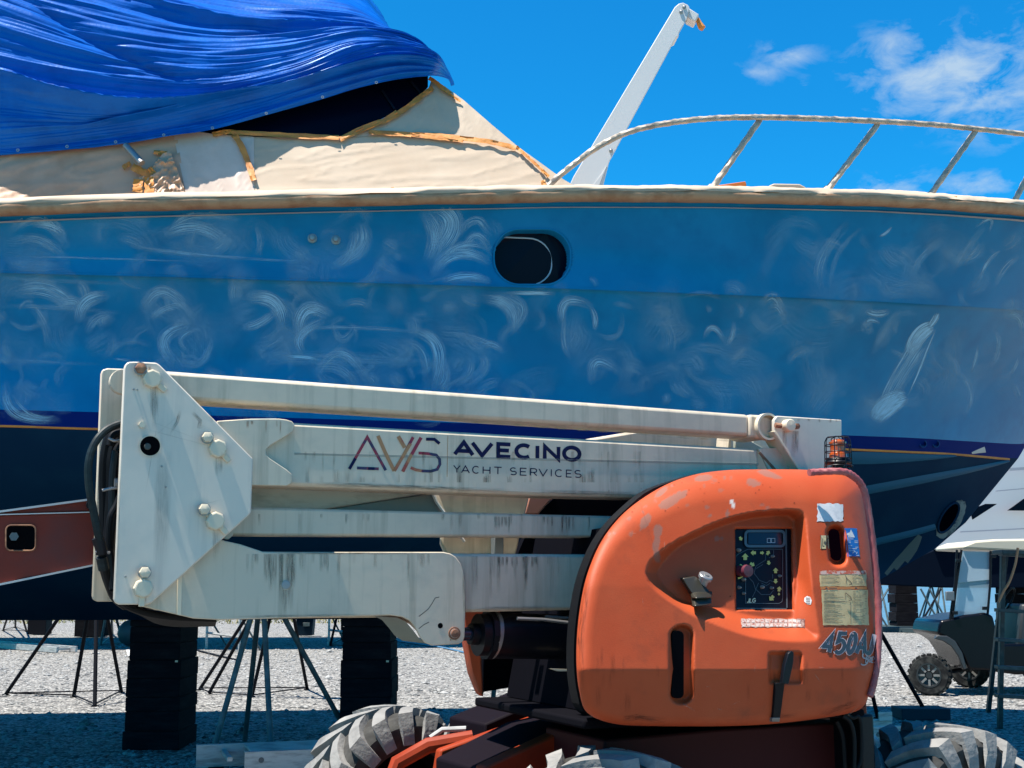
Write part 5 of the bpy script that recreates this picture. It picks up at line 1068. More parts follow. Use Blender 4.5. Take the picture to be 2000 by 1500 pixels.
# --- chassis
CA = Vector((.865,.50,0)).normalized(); CN = Vector((-CA.y, CA.x, 0))      # long axis, and away across the track
WC = Vector((.34,4.76,0))           # near left wheel centre
def ch(s, n, z): return WC + CA*s + CN*n + Vector((0,0,z))
def cprism(name, pts, off, m, bevel=.01): return MB().prism(pts, off).obj(name, m, lift, bevel=bevel)
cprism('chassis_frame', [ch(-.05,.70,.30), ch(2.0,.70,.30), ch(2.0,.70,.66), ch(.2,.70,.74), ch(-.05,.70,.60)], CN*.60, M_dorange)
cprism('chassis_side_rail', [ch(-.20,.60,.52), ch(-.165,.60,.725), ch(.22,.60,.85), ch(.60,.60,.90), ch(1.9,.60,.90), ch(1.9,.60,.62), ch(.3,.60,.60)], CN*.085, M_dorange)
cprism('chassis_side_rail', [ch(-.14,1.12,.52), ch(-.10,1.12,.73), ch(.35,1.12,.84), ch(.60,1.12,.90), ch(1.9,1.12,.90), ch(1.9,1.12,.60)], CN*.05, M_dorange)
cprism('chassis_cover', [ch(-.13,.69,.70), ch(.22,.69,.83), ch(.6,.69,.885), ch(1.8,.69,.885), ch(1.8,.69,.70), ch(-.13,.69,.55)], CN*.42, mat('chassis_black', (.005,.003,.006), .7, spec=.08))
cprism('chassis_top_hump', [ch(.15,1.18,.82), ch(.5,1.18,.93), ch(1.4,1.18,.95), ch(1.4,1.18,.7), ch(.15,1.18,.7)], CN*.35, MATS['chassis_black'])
MB().tube([ch(.10,1.2,.76), ch(-.08,1.28,.73), ch(-.21,1.32,.66), ch(-.26,1.32,.54), ch(-.20,1.30,.42)], .035, 10).obj('tie_down_loop', M_dorange, lift, smooth=True)
MB().tube([ch(0.12,1.3,.79), ch(.03,1.36,.785), ch(-.02,1.38,.75)], .012, 8).obj('steering_link', M_alu, lift, smooth=True)
cprism('axle_beam', [ch(-.16,.2,.30), ch(.16,.2,.30), ch(.16,.2,.52), ch(-.16,.2,.52)], CN*1.6, M_dorange); cprism('axle_beam', [ch(1.62,.2,.30), ch(1.94,.2,.30), ch(1.94,.2,.52), ch(1.62,.2,.52)], CN*1.6, M_dorange)
tt = ch(.92, 1.02, .88); MB().lathe([(0,.0),(0,.50),(.08,.50),(.08,.0)], tt, Zv, 40).obj('slewing_ring', M_blackm, lift, smooth=True)
cprism('turntable_deck', [B(1140,1405,.25), B(1690,1385,.25), B(1690,1400,.25), B(1140,1425,.25)], NB*1.0, mat('deck_black', (.003,.003,.005), .8, spec=.05))
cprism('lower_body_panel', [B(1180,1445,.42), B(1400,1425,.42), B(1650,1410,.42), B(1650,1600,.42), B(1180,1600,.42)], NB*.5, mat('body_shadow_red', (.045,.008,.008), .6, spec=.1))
# cable loop and hydraulic block behind the right of the hood
MB().box(B(1665,1470,.35), (.035,.10,.16), (EB, NB, Zv)).obj('valve_block', M_blackm, lift, bevel=.01)
hose([(1650,1392),(1664,1402),(1676,1400),(1682,1420),(1682,1480),(1674,1500)], .009, [.25,.25,.25]); hose([(1645,1398),(1660,1410),(1668,1440),(1668,1500)], .009, [.25,.25,.25]); hose([(1634,1408),(1646,1440),(1650,1500)], .010, [.3,.3])
hose([(1690,1436),(1700,1440),(1712,1452),(1710,1472),(1694,1490)], .016, [.5,.5,.5], M_gel, 'coiled_sleeve')

# wheels
def wheel(loc, ax):      # ax: outward axle direction
    e = empty('wheel', (0,0,0), None, None); e.parent = lift; e.location = loc
    Ro, Wd = .425, .42; up = Vector((0,0,1)); fw = up.cross(ax).normalized()
    prof = []
    for k in range(33):      # carcass cross-section from inner bead over the tread to outer bead
        t = k/32; a = -1+2*t; y = a*Wd/2*1.0; 
        r_ = Ro-.035 - .012*(abs(a)**2) if abs(a) < .8 else Ro-.045 - (Ro-.045-.235)*((abs(a)-.8)/.2)**1.5
        yy = (abs(a) if abs(a) < .8 else .8+.2*math.sin((abs(a)-.8)/.2*math.pi)*.5+.06*(1-abs((abs(a)-.9)/.1)))*(1 if a > 0 else -1)*Wd/2
        prof.append((yy, r_))
    c = Vector(loc)
    def P(r_, th, y): return c + (up*math.cos(th)+fw*math.sin(th))*r_ + ax*y
    mb = MB(); seg = 72; vs = [P(r_, 2*math.pi*k/seg, y) for y, r_ in prof for k in range(seg)]
    mb.add(vs, [(i*seg+k, i*seg+(k+1) % seg, (i+1)*seg+(k+1) % seg, (i+1)*seg+k) for i in range(len(prof)-1) for k in range(seg)])
    mb.obj('tyre', mat('tyre_carcass_shade', (.035,.035,.034), .9, spec=.1, col2=(.06,.06,.057), nscale=12), e, smooth=True)  # carcass kept darker than the dusty lugs, painting shade into the tread gaps
    NL = 18; mbl = MB()
    for side in (1, -1):
        for i in range(NL):
            th0 = 2*math.pi*(i+(.5 if side < 0 else 0))/NL; V_ = []
            nv = 9
            for k in range(nv):
                v = k/(nv-1)
                if v < .75: a = .02+v/.75*.90; y = side*a*Wd/2; rt = Ro - .010*a*a; rb = Ro-.05
                else: q = (v-.75)/.25; y = side*(.92+.10*q)*Wd/2; rt = Ro-.012-.085*q; rb = Ro-.06-.10*q
                sk = .03+.24*min(v/.75, 1)**1.1; sk = sk - (.10*(1-v/.3) if v < .3 else 0)
                hw = .082 + .026*min(v/.75, 1)
                for (aa, rr_) in ((-hw, rb), (-hw*.82, rt), (hw*.82, rt), (hw, rb)): V_.append(P(rr_, th0+sk+aa, y if rr_ == rt else y*(.985 if v > .75 else 1)))
            n = 4; fs = [(k*n+j, (k+1)*n+j, (k+1)*n+j+1, k*n+j+1) for k in range(nv-1) for j in range(3)] + [(0,1,2,3), tuple((nv-1)*n+j for j in (3,2,1,0))]
            if side < 0: fs = [f[::-1] for f in fs]
            mbl.add(V_, fs)
    mbl.obj('tread_lugs', M_tyre, e, smooth=True, angle=20)
    MB().lathe([(-.16,.24),(.155,.24),(.165,.232),(.15,.215),(.05,.205),(.03,.10),(.07,.085),(.08,.0)], c, ax, 40).obj('rim', mat('rim_dark', (.006,.005,.007), .7, spec=.1), e, smooth=True)
    MB().lathe([(-.165,.0),(-.02,.0)][:0] or [(-.04,.205),(-.10,.23),(-.165,.24)], c, ax, 40).obj('rim_inner', MATS['rim_dark'], e, smooth=True)
    return e
M_tyre = mat('dusty_tyre_rubber', (.20,.198,.19), .85, col2=(.13,.13,.127), nscale=9, lo=.42, hi=.66, col3=(.30,.295,.275), n3=5, lo3=.5, hi3=.7, bump=.5, bscale=45)
OW = -CN
for s_, n_ in ((0,0), (.03,1.86), (1.69,0), (1.69,1.86)): wheel(WC+CA*s_+CN*n_+Vector((0,0,.425)), (OW if n_ == 0 else -OW))

# ------------------------------------------------------------------ stands, blocks and yard things
def stand(apex, feet, r, m, label, group='jack stands under the yachts', bars=True, name='jack_stand'):
    c = sum(feet, Vector())/len(feet); e = empty(name, (c.x, c.y, 0), label, 'jack stand', group)
    top = apex + Vector((0,0,.25))
    for f in feet:
        MB().tube([f+Vector((0,0,.012)), apex], r, 10).obj('leg', m, e, smooth=True)
        MB().lathe([(0,r*2),(.012,r*2),(.012,0)], f, Vector((0,0,1)), 12).obj('foot', m, e)
    if bars:
        for i in range(len(feet)):
            MB().tube([feet[i]+Vector((0,0,.03)), feet[(i+1) % len(feet)]+Vector((0,0,.03))], .009, 6).obj('brace', m, e, smooth=True)
    MB().tube([apex-Vector((0,0,.1)), top], r*1.2, 10).obj('screw', m, e, smooth=True)
    MB().box(top+Vector((0,0,.02)), (.14,.14,.018)).obj('pad', M_timber, e, bevel=.004)
    return e
stand(D(512,1128,11.0), [G(410,1492), G(478,1452), G(531,1500), G(690,1456)][:1]+[G(531,1502), G(690,1456), G(478,1450)], .0235, M_galv, 'thick grey jack stand nearest the lift, splayed under the middle of the blue hull', bars=False)
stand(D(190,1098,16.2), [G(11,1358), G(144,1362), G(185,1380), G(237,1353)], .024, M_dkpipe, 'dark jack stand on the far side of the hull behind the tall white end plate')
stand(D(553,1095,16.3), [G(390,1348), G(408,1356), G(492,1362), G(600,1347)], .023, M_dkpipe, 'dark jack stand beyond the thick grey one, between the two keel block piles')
stand(D(988,1132,11.3), [G(954,1452), G(1052,1438), G(1120,1470)], .022, M_galv, 'grey jack stand with sunlit foot just behind the middle of the lift chassis', bars=False)
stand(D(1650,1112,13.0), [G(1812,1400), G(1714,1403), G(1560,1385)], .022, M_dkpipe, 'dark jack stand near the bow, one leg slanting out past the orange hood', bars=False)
stand(D(1960,1112,16.5) if False else D(-120,1128,11.2), [G(-210,1470), G(-110,1490), G(-20,1460)], .0235, M_galv, 'grey jack stand at the left edge of the yard near the keel blocks', bars=False)
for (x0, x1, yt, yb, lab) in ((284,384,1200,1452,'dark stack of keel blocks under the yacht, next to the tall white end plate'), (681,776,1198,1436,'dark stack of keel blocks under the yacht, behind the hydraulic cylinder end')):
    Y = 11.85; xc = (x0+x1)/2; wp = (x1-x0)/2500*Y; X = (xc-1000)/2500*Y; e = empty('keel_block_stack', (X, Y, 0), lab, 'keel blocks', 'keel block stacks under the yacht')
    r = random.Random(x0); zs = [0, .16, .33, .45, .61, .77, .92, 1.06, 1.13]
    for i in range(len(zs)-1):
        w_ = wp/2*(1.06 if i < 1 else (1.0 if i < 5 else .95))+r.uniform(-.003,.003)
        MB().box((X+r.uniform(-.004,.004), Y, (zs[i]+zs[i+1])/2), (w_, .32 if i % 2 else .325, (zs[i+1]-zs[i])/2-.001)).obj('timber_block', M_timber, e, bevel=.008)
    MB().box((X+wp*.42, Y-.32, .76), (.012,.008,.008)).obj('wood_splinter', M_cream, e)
# aluminium staging plank on the ground behind the lift
A0 = on_plane(384, 1456, (0,0,.24), Vector((0,0,1))); A1 = on_plane(1742, 1405, (0,0,.24), Vector((0,0,1)))
ax = (A1-A0).normalized(); pn = Vector((-ax.y, ax.x, 0)); st = empty('staging_plank', ((A0.x+A1.x)/2, (A0.y+A1.y)/2, 0), 'long aluminium staging plank lying on the gravel behind the tyres', 'plank')
def stile(off, s0, s1):
    a = A0+ax*s0-pn*off; b_ = A1+ax*s1-pn*off; mb = MB(); dn = Vector((0,0,-1))
    sec = [(0,0),(.06,0),(.06,-.006),(.006,-.006),(.006,-.154),(.06,-.154),(.06,-.16),(0,-.16)]
    mb.prism([a-pn*0+pn*u_+Vector((0,0,v_)) for u_, v_ in sec], b_-a); mb.obj('stile', M_alu, st)
    return a, b_
stile(0, 0, 0); a, b_ = stile(.50, .30, -.2)
for k_ in range(22):
    t_ = k_/21; c = (A0+ax*.2)*(1-t_)+(A1-ax*.3)*t_ - pn*.22 + Vector((0,0,-.05)); MB().box(c, (.018,.25,.014), (ax, pn, Zv)).obj('rung', M_alu, st)
for k_ in range(5): MB().prism([A0+ax*.35-pn*(.03+.088*k_)+Vector((0,0,.002)), A1-ax*.5-pn*(.03+.088*k_)+Vector((0,0,.002)), A1-ax*.5-pn*(.105+.088*k_)+Vector((0,0,.002)), A0+ax*.35-pn*(.105+.088*k_)+Vector((0,0,.002))], Vector((0,0,-.02))).obj('deck_board', M_alu, st, bevel=.003)
for k_ in range(14):
    c = a + (b_-a)*((k_+.3)/14) + Vector((0,0,-.06)) - pn*.001; MB().lathe([(0,.020),(.004,.020),(.004,.012),(.002,0)], c, -pn, 14).obj('rivet', mat('rivet_dark', (.10,.11,.12), .4, .5), st, smooth=True)
for s_ in (.15, 5.5): MB().box(A0+ax*s_-pn*.25+Vector((0,0,-.20)), (.05,.35,.04), (ax, pn, Zv)).obj('bearer', M_timber, st)
MB().box(A1-ax*.08-pn*.02+Vector((0,0,.03)), (.07,.006,.04), (ax, pn, Zv)).obj('end_bracket', M_alu, st, bevel=.004)

# things beyond the hull
def bx(name, label, cat, c, h, m, bevel=.01, group=None): 
    o = MB().box(c, h).obj(name, m, None, bevel=bevel); return tag(o, label, cat, group)
# wheelie bin
p = G(597,1243); bn_ = empty('rubbish_bin', (p.x, p.y, 0), 'small dark blue bin standing in shade beyond the thick grey jack stand', 'bin'); M_bin = mat('bin_blue', (.006,.018,.032), .6, spec=.1)
MB().prism([p+Vector((-.20,-.2,.03)), p+Vector((.20,-.2,.03)), p+Vector((.24,-.24,.50)), p+Vector((-.24,-.24,.50))], (0,.44,0)).obj('bin_body', M_bin, bn_, bevel=.02)
MB().box(p+Vector((0,0,.52)), (.26,.26,.025)).obj('bin_lid', M_bin, bn_, bevel=.01); MB().box(p+Vector((.05,-.24,.33)), (.09,.012,.05)).obj('bin_plate', M_galv, bn_, bevel=.004)
p = G(259,1262); o = MB().lathe([(0,0),(.02,.20),(.12,.30),(.28,.36),(.44,.33),(.56,.22),(.62,.08),(.63,0)], p, Zv, 24).obj('mooring_buoy', mat('teal_buoy', (.025,.05,.055), .6), None, smooth=True); tag(o, 'round teal mooring buoy on the ground behind the keel blocks', 'buoy')
bx('storage_crate', 'black crate standing in shade beyond the far left jack stand', 'crate', G(77,1240)+Vector((0,0,.27)), (.26,.25,.25), M_dkpipe)
bx('concrete_block', 'dark block pile in shade behind the white end plate', 'block', G(172,1245)+Vector((0,.3,.4)), (.38,.3,.38), M_timber)
# pale work trestles
def trestle(x0, x1, yb, h, lab):
    a_ = G(x0, yb); b2 = G(x1, yb+6); e = empty('work_trestle', tuple((a_+b2)/2), lab, 'trestle', 'pale metal trestles behind the yacht')
    for q in (a_, b2): MB().tube([q, q+Vector((0,0,h))], .03, 6).obj('post', M_alu, e, smooth=True); MB().tube([q+Vector((.3,.8,0)), q+Vector((0,0,h))], .022, 6).obj('strut', M_galv, e, smooth=True)
    MB().tube([a_+Vector((0,0,h*.48)), b2+Vector((0,0,h*.42))], .028, 6).obj('cross_bar', M_alu, e, smooth=True); MB().tube([a_+Vector((0,0,h)), b2+Vector((0,0,h))], .028, 6).obj('top_bar', M_alu, e, smooth=True)
trestle(403, 467, 1268, .75, 'pale metal trestle just beyond the left keel block pile'); trestle(642, 705, 1262, .78, 'pale metal trestle partly behind the second keel block pile')
# ladder section lying on the gravel at far left
q0 = G(-60,1262); q1 = G(112,1276); e = empty('aluminium_ladder', tuple((q0+q1)/2), 'short aluminium ladder section lying on sunlit gravel at the left edge', 'ladder'); d_ = (q1-q0).normalized(); s_ = Vector((-d_.y, d_.x, 0))
for k_ in (0, 1): MB().box((q0+q1)/2+s_*(.42*k_)+Vector((0,0,.07)), ((q1-q0).length/2, .025, .06), (d_, s_, Zv)).obj('stile', M_alu, e, bevel=.004)
for k_ in range(9): MB().box(q0+(q1-q0)*((k_+.5)/9)+s_*.21+Vector((0,0,.07)), (.02,.2,.02), (d_, s_, Zv)).obj('rung', M_alu, e)
def ground_line(pts, r, m, name, lab, cat):
    P = [on_plane(x, y, (0,0,r), Vector((0,0,1))) for x, y in catmull(pts, 6)]; o = MB().tube(P, r, 8).obj(name, m, None, smooth=True); return tag(o, lab, cat)
ground_line([(384,1270),(420,1279),(445,1285),(470,1291)], .02, M_dkpipe, 'black_cable', 'dark cable lying on the gravel beside the left keel block pile', 'cable')
ground_line([(776,1252),(820,1258),(870,1266),(920,1277),(1000,1290)], .022, mat('blue_hose', (.06,.14,.24), .5), 'water_hose', 'blue hose lying across the gravel by the hydraulic cylinder', 'hose')
o = MB().add([G(246,1272)+Vector((0,0,.03)), G(282,1270)+Vector((0,0,.02)), G(278,1280)+Vector((0,0,.05)), G(250,1284)+Vector((0,0,.02))], [(0,1,2,3)]).obj('litter_sheet', M_gel); so_ = o.modifiers.new('t', 'SOLIDIFY'); so_.thickness = .004; tag(o, 'scrap of white plastic sheet on the gravel beside the left keel block pile', 'plastic sheet')
o = MB().box(G(1810,1407)+Vector((0,.2,.06)), (.26,.2,.06)).obj('wooden_pad', mat('dark_blue_timber', (.010,.02,.035), .8), None, bevel=.01); tag(o, 'flat dark timber pad on shaded gravel under the slanting stand leg', 'timber')

# ------------------------------------------------------------------ other boats in the yard
def boat(name, label, bow, length, beam, zk, zw, zs, mtop, mbot, dirv, rake=1.6, parts=True):
    e = empty(name, tuple(Vector((bow.x, bow.y, 0))), label, 'yacht'); a_ = dirv.normalized(); n_ = Vector((a_.y, -a_.x, 0)); ns = 40
    def row(z, f, b0, p_):
        out = []
        for i in range(ns+1):
            t_ = (i/ns)**1.5*length; s_ = t_+f; b1 = b0*min(1, (t_/(length*.42)))**p_; out.append((s_, b1, z if not callable(z) else z(t_)))
        return out
    R_ = [row(lambda t_: zk+(zw-zk)*.7*max(0, 1-t_/(length*.25))**2, rake*.9, .05, .6), row(zw-.25, rake*.65, beam*.40, .75), row(zw, rake*.55, beam*.46, .7), row(lambda t_: zs+.5*max(0, 1-t_/length)**2, 0, beam*.5, .55)]
    for side in (1, -1):
        G_ = np.array([[tuple(bow*1.0 + a_*s_ + n_*(b1*side) + Vector((0,0,z_-bow.z))) for s_, b1, z_ in r_] for r_ in R_])
        if side == -1: G_ = G_[:, ::-1]
        link('bottom', grid_mesh('bottom', G_[:3], e), mbot, e)
        link('topside', grid_mesh('topside', G_[2:], e), mtop, e)
    tp = np.array([[tuple(bow + a_*s_ + n_*(b1*sd) + Vector((0,0,z_-bow.z-.02))) for s_, b1, z_ in R_[3]] for sd in (1, -1)])
    link('deck', grid_mesh('deck', tp, e), mtop, e)
    MB().add([bow + a_*r_[-1][0] + n_*(r_[-1][1]*sd) + Vector((0,0,r_[-1][2]-bow.z)) for sd, rs_ in ((1, R_), (-1, R_[::-1])) for r_ in rs_], [tuple(range(8))]).obj('transom', mtop, e)
    return e, a_, n_
wb = D(1822,1072,38.0); wb.z = 2.46
we, wa, wn = boat('white_yacht', 'white motor yacht with black hull windows standing ashore beyond the bow', Vector((wb.x-1.6, 41.5, 2.46)), 22, 6.6, 1.35, 2.45, 5.6, mat('white_topside', (.44,.45,.47), .35), mat('black_bottom', (.002,.005,.012), .8, spec=.03), Vector((1,.02,0)), 2.0)
def WP(x, y, d_=0): return D(x, y, 38.1+d_)
for P in ([(1900,1015),(1948,984),(1925,984),(1895,996)], [(1968,997),(2000,974),(2090,968),(2090,998)]): MB().prism([WP(x, y, -.25) for x, y in P], (0,.06,0)).obj('hull_window', M_glassd, we, bevel=.01)
for P in ([(1828,1073),(1876,1038),(2100,1026),(2100,1062)],): pass
lines_m = mat('grey_styling_line', (.25,.26,.29), .4)
for P, th in (([(1876,1037.5),(2100,1026),(2100,1028.5),(1876,1040)], .1), ([(1946,958),(2100,944),(2100,946),(1946,960)], .1), ([(1972,914),(2100,906),(2100,912),(1972,919)], .12)): MB().prism([WP(x, y, -.3) for x, y in P], (0,th,0)).obj('styling_line', lines_m, we)
MB().prism([WP(x, y, .3) for x, y in [(1826,1073),(1840,1020),(1880,900),(1960,820),(2500,830),(2500,1062),(1990,1064)]], (0,1.2,0)).obj('superstructure', mat('white_topside', (.44,.45,.47), .35), we, bevel=.03)
MB().prism([WP(x, y, .45) for x, y in [(1700,1141),(1760,1100),(1826,1073.5),(1990,1065),(2500,1063),(2500,1148),(1860,1148)]], (0,1.0,0)).obj('keel_side', mat('black_bottom', (.002,.005,.012), .8, spec=.03), we, bevel=.03)
for (x, w_) in ((1774, .33), (1990, .35)):
    p = G(x, 1232); e = empty('keel_block_stack', (p.x, p.y, 0), 'dark block pile under the white yacht, ' + ('in the gap beside the orange hood' if x < 1800 else 'behind the golf cart and the step ladder'), 'keel blocks', 'keel block stacks under the white yacht')
    for i in range(5): MB().box(p+Vector((random.uniform(-.02,.02),.4,.14+.28*i)), (w_+.02*(i % 2), .4, .137)).obj('timber_block', M_timber, e, bevel=.01)
def far_stand(xs_, yb, yt, lab):
    f = [G(x, yb) for x in xs_]; a_ = D((xs_[0]+xs_[-1])/2, yt, f[0].y+.4); return stand(a_, f+[f[0]*.5+f[-1]*.5+Vector((0,1.6,0))], .03, M_galv, lab, 'jack stands under the white yacht')
far_stand((1700,1738), 1229, 1140, 'pale far jack stand in the gap right beside the orange hood'); far_stand((1798,1840), 1226, 1140, 'pale far jack stand with crossed braces left of the golf cart'); far_stand((1826,1850), 1224, 1135, 'pale far jack stand half behind the golf cart windscreen')
for P in (((1798,1150),(1838,1222)), ((1838,1150),(1800,1215)), ((1815,1150),(1850,1215)), ((1700,1210),(1735,1150)), ((1712,1190),(1733,1224))):
    o = MB().tube([D(*P[0], 38.5), D(*P[1], 38.5)], .03, 6).obj('cross_brace', M_galv if P[0][0] != 1838 else M_dkpipe, None, smooth=True)
    tag(o, {(1798,1150):'thin slanting brace pole under the white yacht, falling towards the golf cart',(1838,1150):'dark brace pole crossing the pale one under the white yacht',(1815,1150):'pale brace pole next to the golf cart windscreen',(1700,1210):'pale brace pole rising beside the edge of the orange hood',(1712,1190):'short low brace pole beside the block pile near the orange hood'}[P[0]], 'brace', 'brace poles under the white yacht')
o = MB().prism([G(1716,1228), G(1836,1232), G(1836,1238), G(1716,1234)], Vector((0,0,.14))).obj('concrete_kerb', mat('dark_kerb', (.02,.04,.045), .8), None, bevel=.01); tag(o, 'low dark timber sill at the water edge of the gravel under the white yacht', 'sill')
# a second hull whose shade falls on the yard behind; mostly hidden
b3, _, _ = boat('moored_yacht', 'dark bottomed yacht standing ashore behind the blue one, only its supports and shade showing', Vector((2.6,31.5,2.9)), 20, 6.5, 1.75, 2.9, 5.2, M_gel, MATS['black_bottom'], Vector((-1,-.03,0)), 1.6)
stand(D(668,1160,29.5), [G(645,1262), G(690,1264), G(668,1250)], .03, M_dkpipe, 'thin dark jack stand far behind, by the second keel block pile', 'jack stands under the hidden yacht')
stand(D(30,1160,29.5), [G(6,1232), G(52,1234), G(30,1226)], .03, M_dkpipe, 'thin dark jack stand far behind at the left edge', 'jack stands under the hidden yacht')
stand(D(215,1160,30), [G(196,1262), G(240,1258), G(220,1240)], .03, M_galv, 'pale jack stand far behind beside the teal buoy', 'jack stands under the hidden yacht')

# ------------------------------------------------------------------ golf cart
gc = D(1880,1345,17.4); gc.z = 0; cart = empty('golf_cart', tuple(gc), 'black golf cart with cream roof and chunky tyres parked on the gravel beyond the bow', 'golf cart')
GD = lambda x, y, Y=17.0: D(x, y, Y)
M_cb = mat('cart_black_paint', (.002,.003,.006), .25, spec=.2); M_roof = mat('cart_cream_roof', (.48,.44,.34), .4)
mb = MB()
MB().prism([GD(x, y, 17.0) for x, y in [(1880,1072),(1884,1064),(1905,1056),(1945,1053),(2150,1050),(2160,1066),(2150,1076),(1990,1077)]], (0,1.15,0)).obj('roof', M_roof, cart, bevel=.03)
body = [(1831,1238),(1834,1222),(1838,1212),(1862,1207),(1885,1201),(1905,1199),(1925,1196),(1940,1203),(1948,1235),(1952,1258),(2150,1256),(2150,1312),(1985,1318),(1930,1310),(1893,1308),(1880,1280),(1866,1258),(1852,1248)]
MB().prism([GD(x, y, 17.0) for x, y in body], (0,1.1,0)).obj('body', M_cb, cart, bevel=.03)
MB().prism([GD(x, y, 16.97) for x, y in [(1826,1248),(1830,1241),(1850,1242),(1866,1252),(1880,1275),(1889,1306),(1882,1308),(1872,1282),(1858,1262),(1842,1252)]], (0,.07,0)).obj('fender', mat('fender_grey', (.03,.034,.038), .4), cart, bevel=.01)
MB().prism([GD(x, y, 17.05) for x, y in [(1960,1262),(2150,1258),(2150,1275),(1960,1278)]], (0,.6,0)).obj('seat', mat('seat_vinyl', (.02,.025,.03), .5), cart, bevel=.03)
MB().prism([GD(x, y, 17.05) for x, y in [(1996,1180),(2016,1180),(2010,1262),(1990,1262)]], (0,.9,0)).obj('seat_back', MATS['seat_vinyl'], cart, bevel=.03)
M_wind = mat('cart_windscreen', (.30,.42,.50), .12, alpha=.55)
a1 = [GD(x, y, 17.05) for x, y in [(1877,1076),(1934,1078),(1932,1132),(1871,1138)]]; MB().prism(a1, (0.02,.012,0)).obj('upper_windscreen', mat('upper_windscreen', (.36,.47,.54), .3, alpha=.82), cart)
a2 = [GD(x, y, 17.06) for x, y in [(1871,1138),(1932,1132),(1928,1196),(1862,1208)]]; MB().prism(a2, (0.02,.012,0)).obj('lower_windscreen', M_wind, cart)
for P in ([(1869,1074),(1865,1140),(1856,1206),(1852,1235)], [(1878,1074),(1868,1140),(1860,1208)], [(1935,1076),(1934,1140),(1929,1200)]): MB().tube([GD(x, y, 17.02) for x, y in P], .017, 8).obj('roof_strut', M_blackm, cart, smooth=True)
for x, y in ((1872,1095),(1940,1086),(1865,1197),(1924,1188)): MB().box(GD(x, y, 16.99), (.035,.02,.022)).obj('screen_clip', M_blackm, cart, bevel=.005)
MB().box(GD(1855,1164,17.0), (.055,.03,.06)).obj('wing_mirror', mat('mirror_grey', (.10,.12,.14), .3), cart, bevel=.01)
sw = GD(1968,1172,17.4); ring = [sw+Vector((math.cos(a)*.10+math.sin(a)*.08, math.cos(a)*.1, math.sin(a)*.16)) for a in np.linspace(0, 2*math.pi, 21)]; MB().tube(ring, .014, 8, cap=False).obj('steering_wheel', M_black, cart, smooth=True); MB().tube([sw, GD(1945,1215,17.4)], .02, 8).obj('steering_column', M_black, cart, smooth=True)
def cwheel(c, r_, w_):
    ax_ = Vector((-.42,-.9,0)).normalized(); e = empty('wheel', (0,0,0), None, None); e.parent = cart
    mb = MB(); mb.lathe([(-w_/2,r_*.6),(-w_/2,r_*.9),(-w_*.42,r_*.98),(0,r_),(w_*.42,r_*.98),(w_/2,r_*.9),(w_/2,r_*.6)], c, ax_, 28)
    u_ = Vector((0,0,1)); f_ = u_.cross(ax_)
    for k_ in range(22):
        a = 2*math.pi*k_/22; rad = u_*math.cos(a)+f_*math.sin(a); tn = -u_*math.sin(a)+f_*math.cos(a)
        for s_ in (-1, 1): mb.box(c+rad*(r_*.99)+ax_*(w_*.25*s_)+tn*(.012*s_), (w_*.22,.022,.014), (ax_, tn, rad))
    mb.obj('tyre', mat('cart_tyre', (.012,.013,.014), .8, spec=.1, col2=(.045,.047,.045), nscale=12), e, smooth=True)
    MB().lathe([(w_*.3,r_*.60),(w_*.52,r_*.60),(w_*.52,r_*.53),(w_*.36,r_*.50),(w_*.30,r_*.2),(w_*.42,r_*.16),(w_*.42,0)], c, ax_, 28).obj('rim', mat('cart_rim', (.05,.055,.06), .3, .6), e, smooth=True)
    for k_ in range(8):
        a = 2*math.pi*k_/8; rad = u_*math.cos(a)+f_*math.sin(a); tn = -u_*math.sin(a)+f_*math.cos(a); MB().box(c+rad*(r_*.36)+ax_*(w_*.40), (.008,.014,r_*.15), (ax_, tn, rad)).obj('spoke', M_steel, e)
w1 = GD(1816,1308,17.1); w1.z = .26; cwheel(w1, .26, .22); w2 = GD(1894,1312,18.4); w2.z = .26; cwheel(w2, .26, .22); w3 = GD(2110,1310,17.1); w3.z = .26; cwheel(w3, .26, .22); w4 = w3+Vector((0,1.2,0)); cwheel(w4, .26, .22)
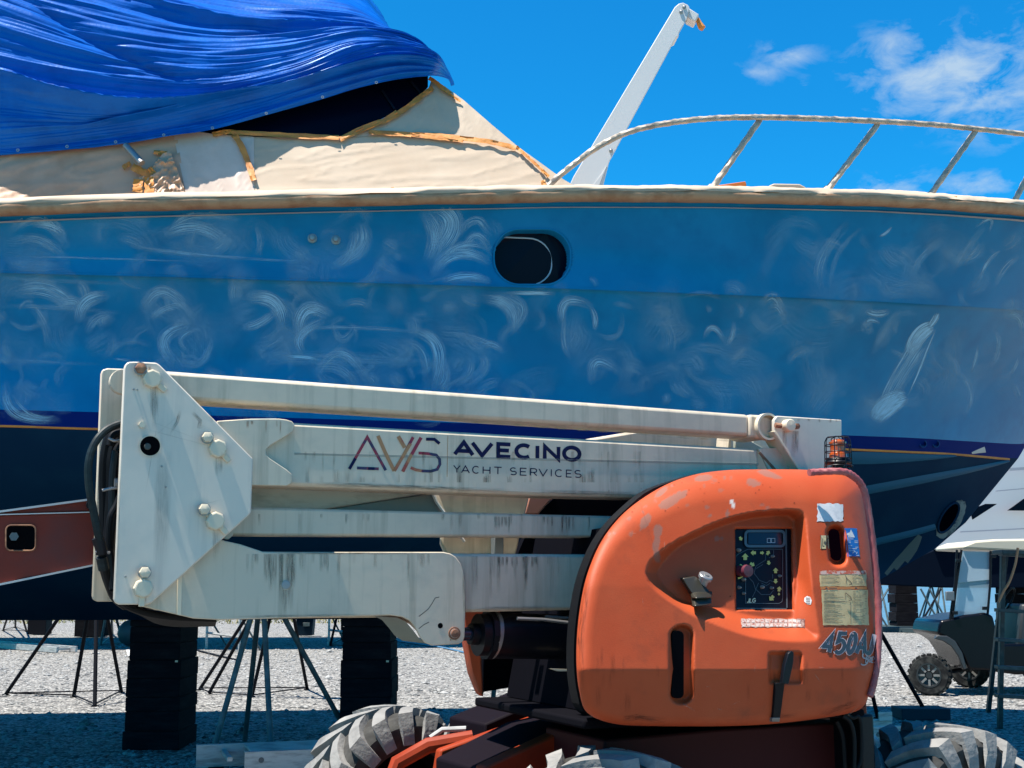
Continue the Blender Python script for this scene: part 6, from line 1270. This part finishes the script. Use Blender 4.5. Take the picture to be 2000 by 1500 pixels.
MB().tube([w1+Vector((.1,.1,0)), w2], .03, 8).obj('front_axle', M_blackm, cart, smooth=True)
MB().tube([w3, w4], .03, 8).obj('rear_axle', M_blackm, cart, smooth=True)

# ------------------------------------------------------------------ step ladder with orange hose
ld = G(1958,1424); lad = empty('step_ladder', tuple(ld), 'grey step ladder in shade before the golf cart, orange hose over it', 'ladder'); M_lad = mat('ladder_grey', (.025,.035,.038), .5, .1, col2=(.05,.065,.068), nscale=14)
T0 = D(1962,1076,12.6); 
for (tx, bx_, by, Y_) in ((1961,1955,1424,None),(1967,1932,1392,None)):
    f_ = G(bx_, by); t_ = D(tx, 1076, f_.y*.5+6.4); MB().prism([f_+Vector((-.022,0,0)), f_+Vector((.022,0,0)), t_+Vector((.022,0,0)), t_+Vector((-.022,0,0))], (0,.06,0)).obj('rail', M_lad, lad, bevel=.004)
for (tx, bx_, by) in ((2040,2060,1428),(2035,2042,1395)):
    f_ = G(bx_, by); t_ = D(tx, 1076, f_.y*.5+6.4); MB().prism([f_+Vector((-.022,0,0)), f_+Vector((.022,0,0)), t_+Vector((.022,0,0)), t_+Vector((-.022,0,0))], (0,.06,0)).obj('rail', M_lad, lad, bevel=.004)
for (y_, Y_) in ((1078,12.66),(1188,12.75),(1246,12.75),(1300,12.7),(1356,12.7)):
    a_ = D(1950 if y_ > 1100 else 1958, y_, Y_-.05); b2 = D(2052, y_+6, Y_); MB().prism([a_, b2, b2+Vector((0,0,-.035)), a_+Vector((0,0,-.035))], (0,.12,0)).obj('step', M_lad, lad, bevel=.004)
MB().prism([D(1958,1074,12.6), D(2050,1076,12.6), D(2050,1084,12.6), D(1958,1082,12.6)], (0,.28,0)).obj('top_cap', M_lad, lad, bevel=.006)
P = [D(x, y, 12.52) for x, y in catmull([(1988,1070),(1986,1085),(1982,1105),(1972,1135),(1960,1155),(1950,1176)], 8)]; o = MB().tube(P, .013, 8).obj('orange_hose', mat('orange_hose', (.50,.19,.08), .5), None, smooth=True); tag(o, 'orange hose hanging down from the top of the grey step ladder', 'hose')
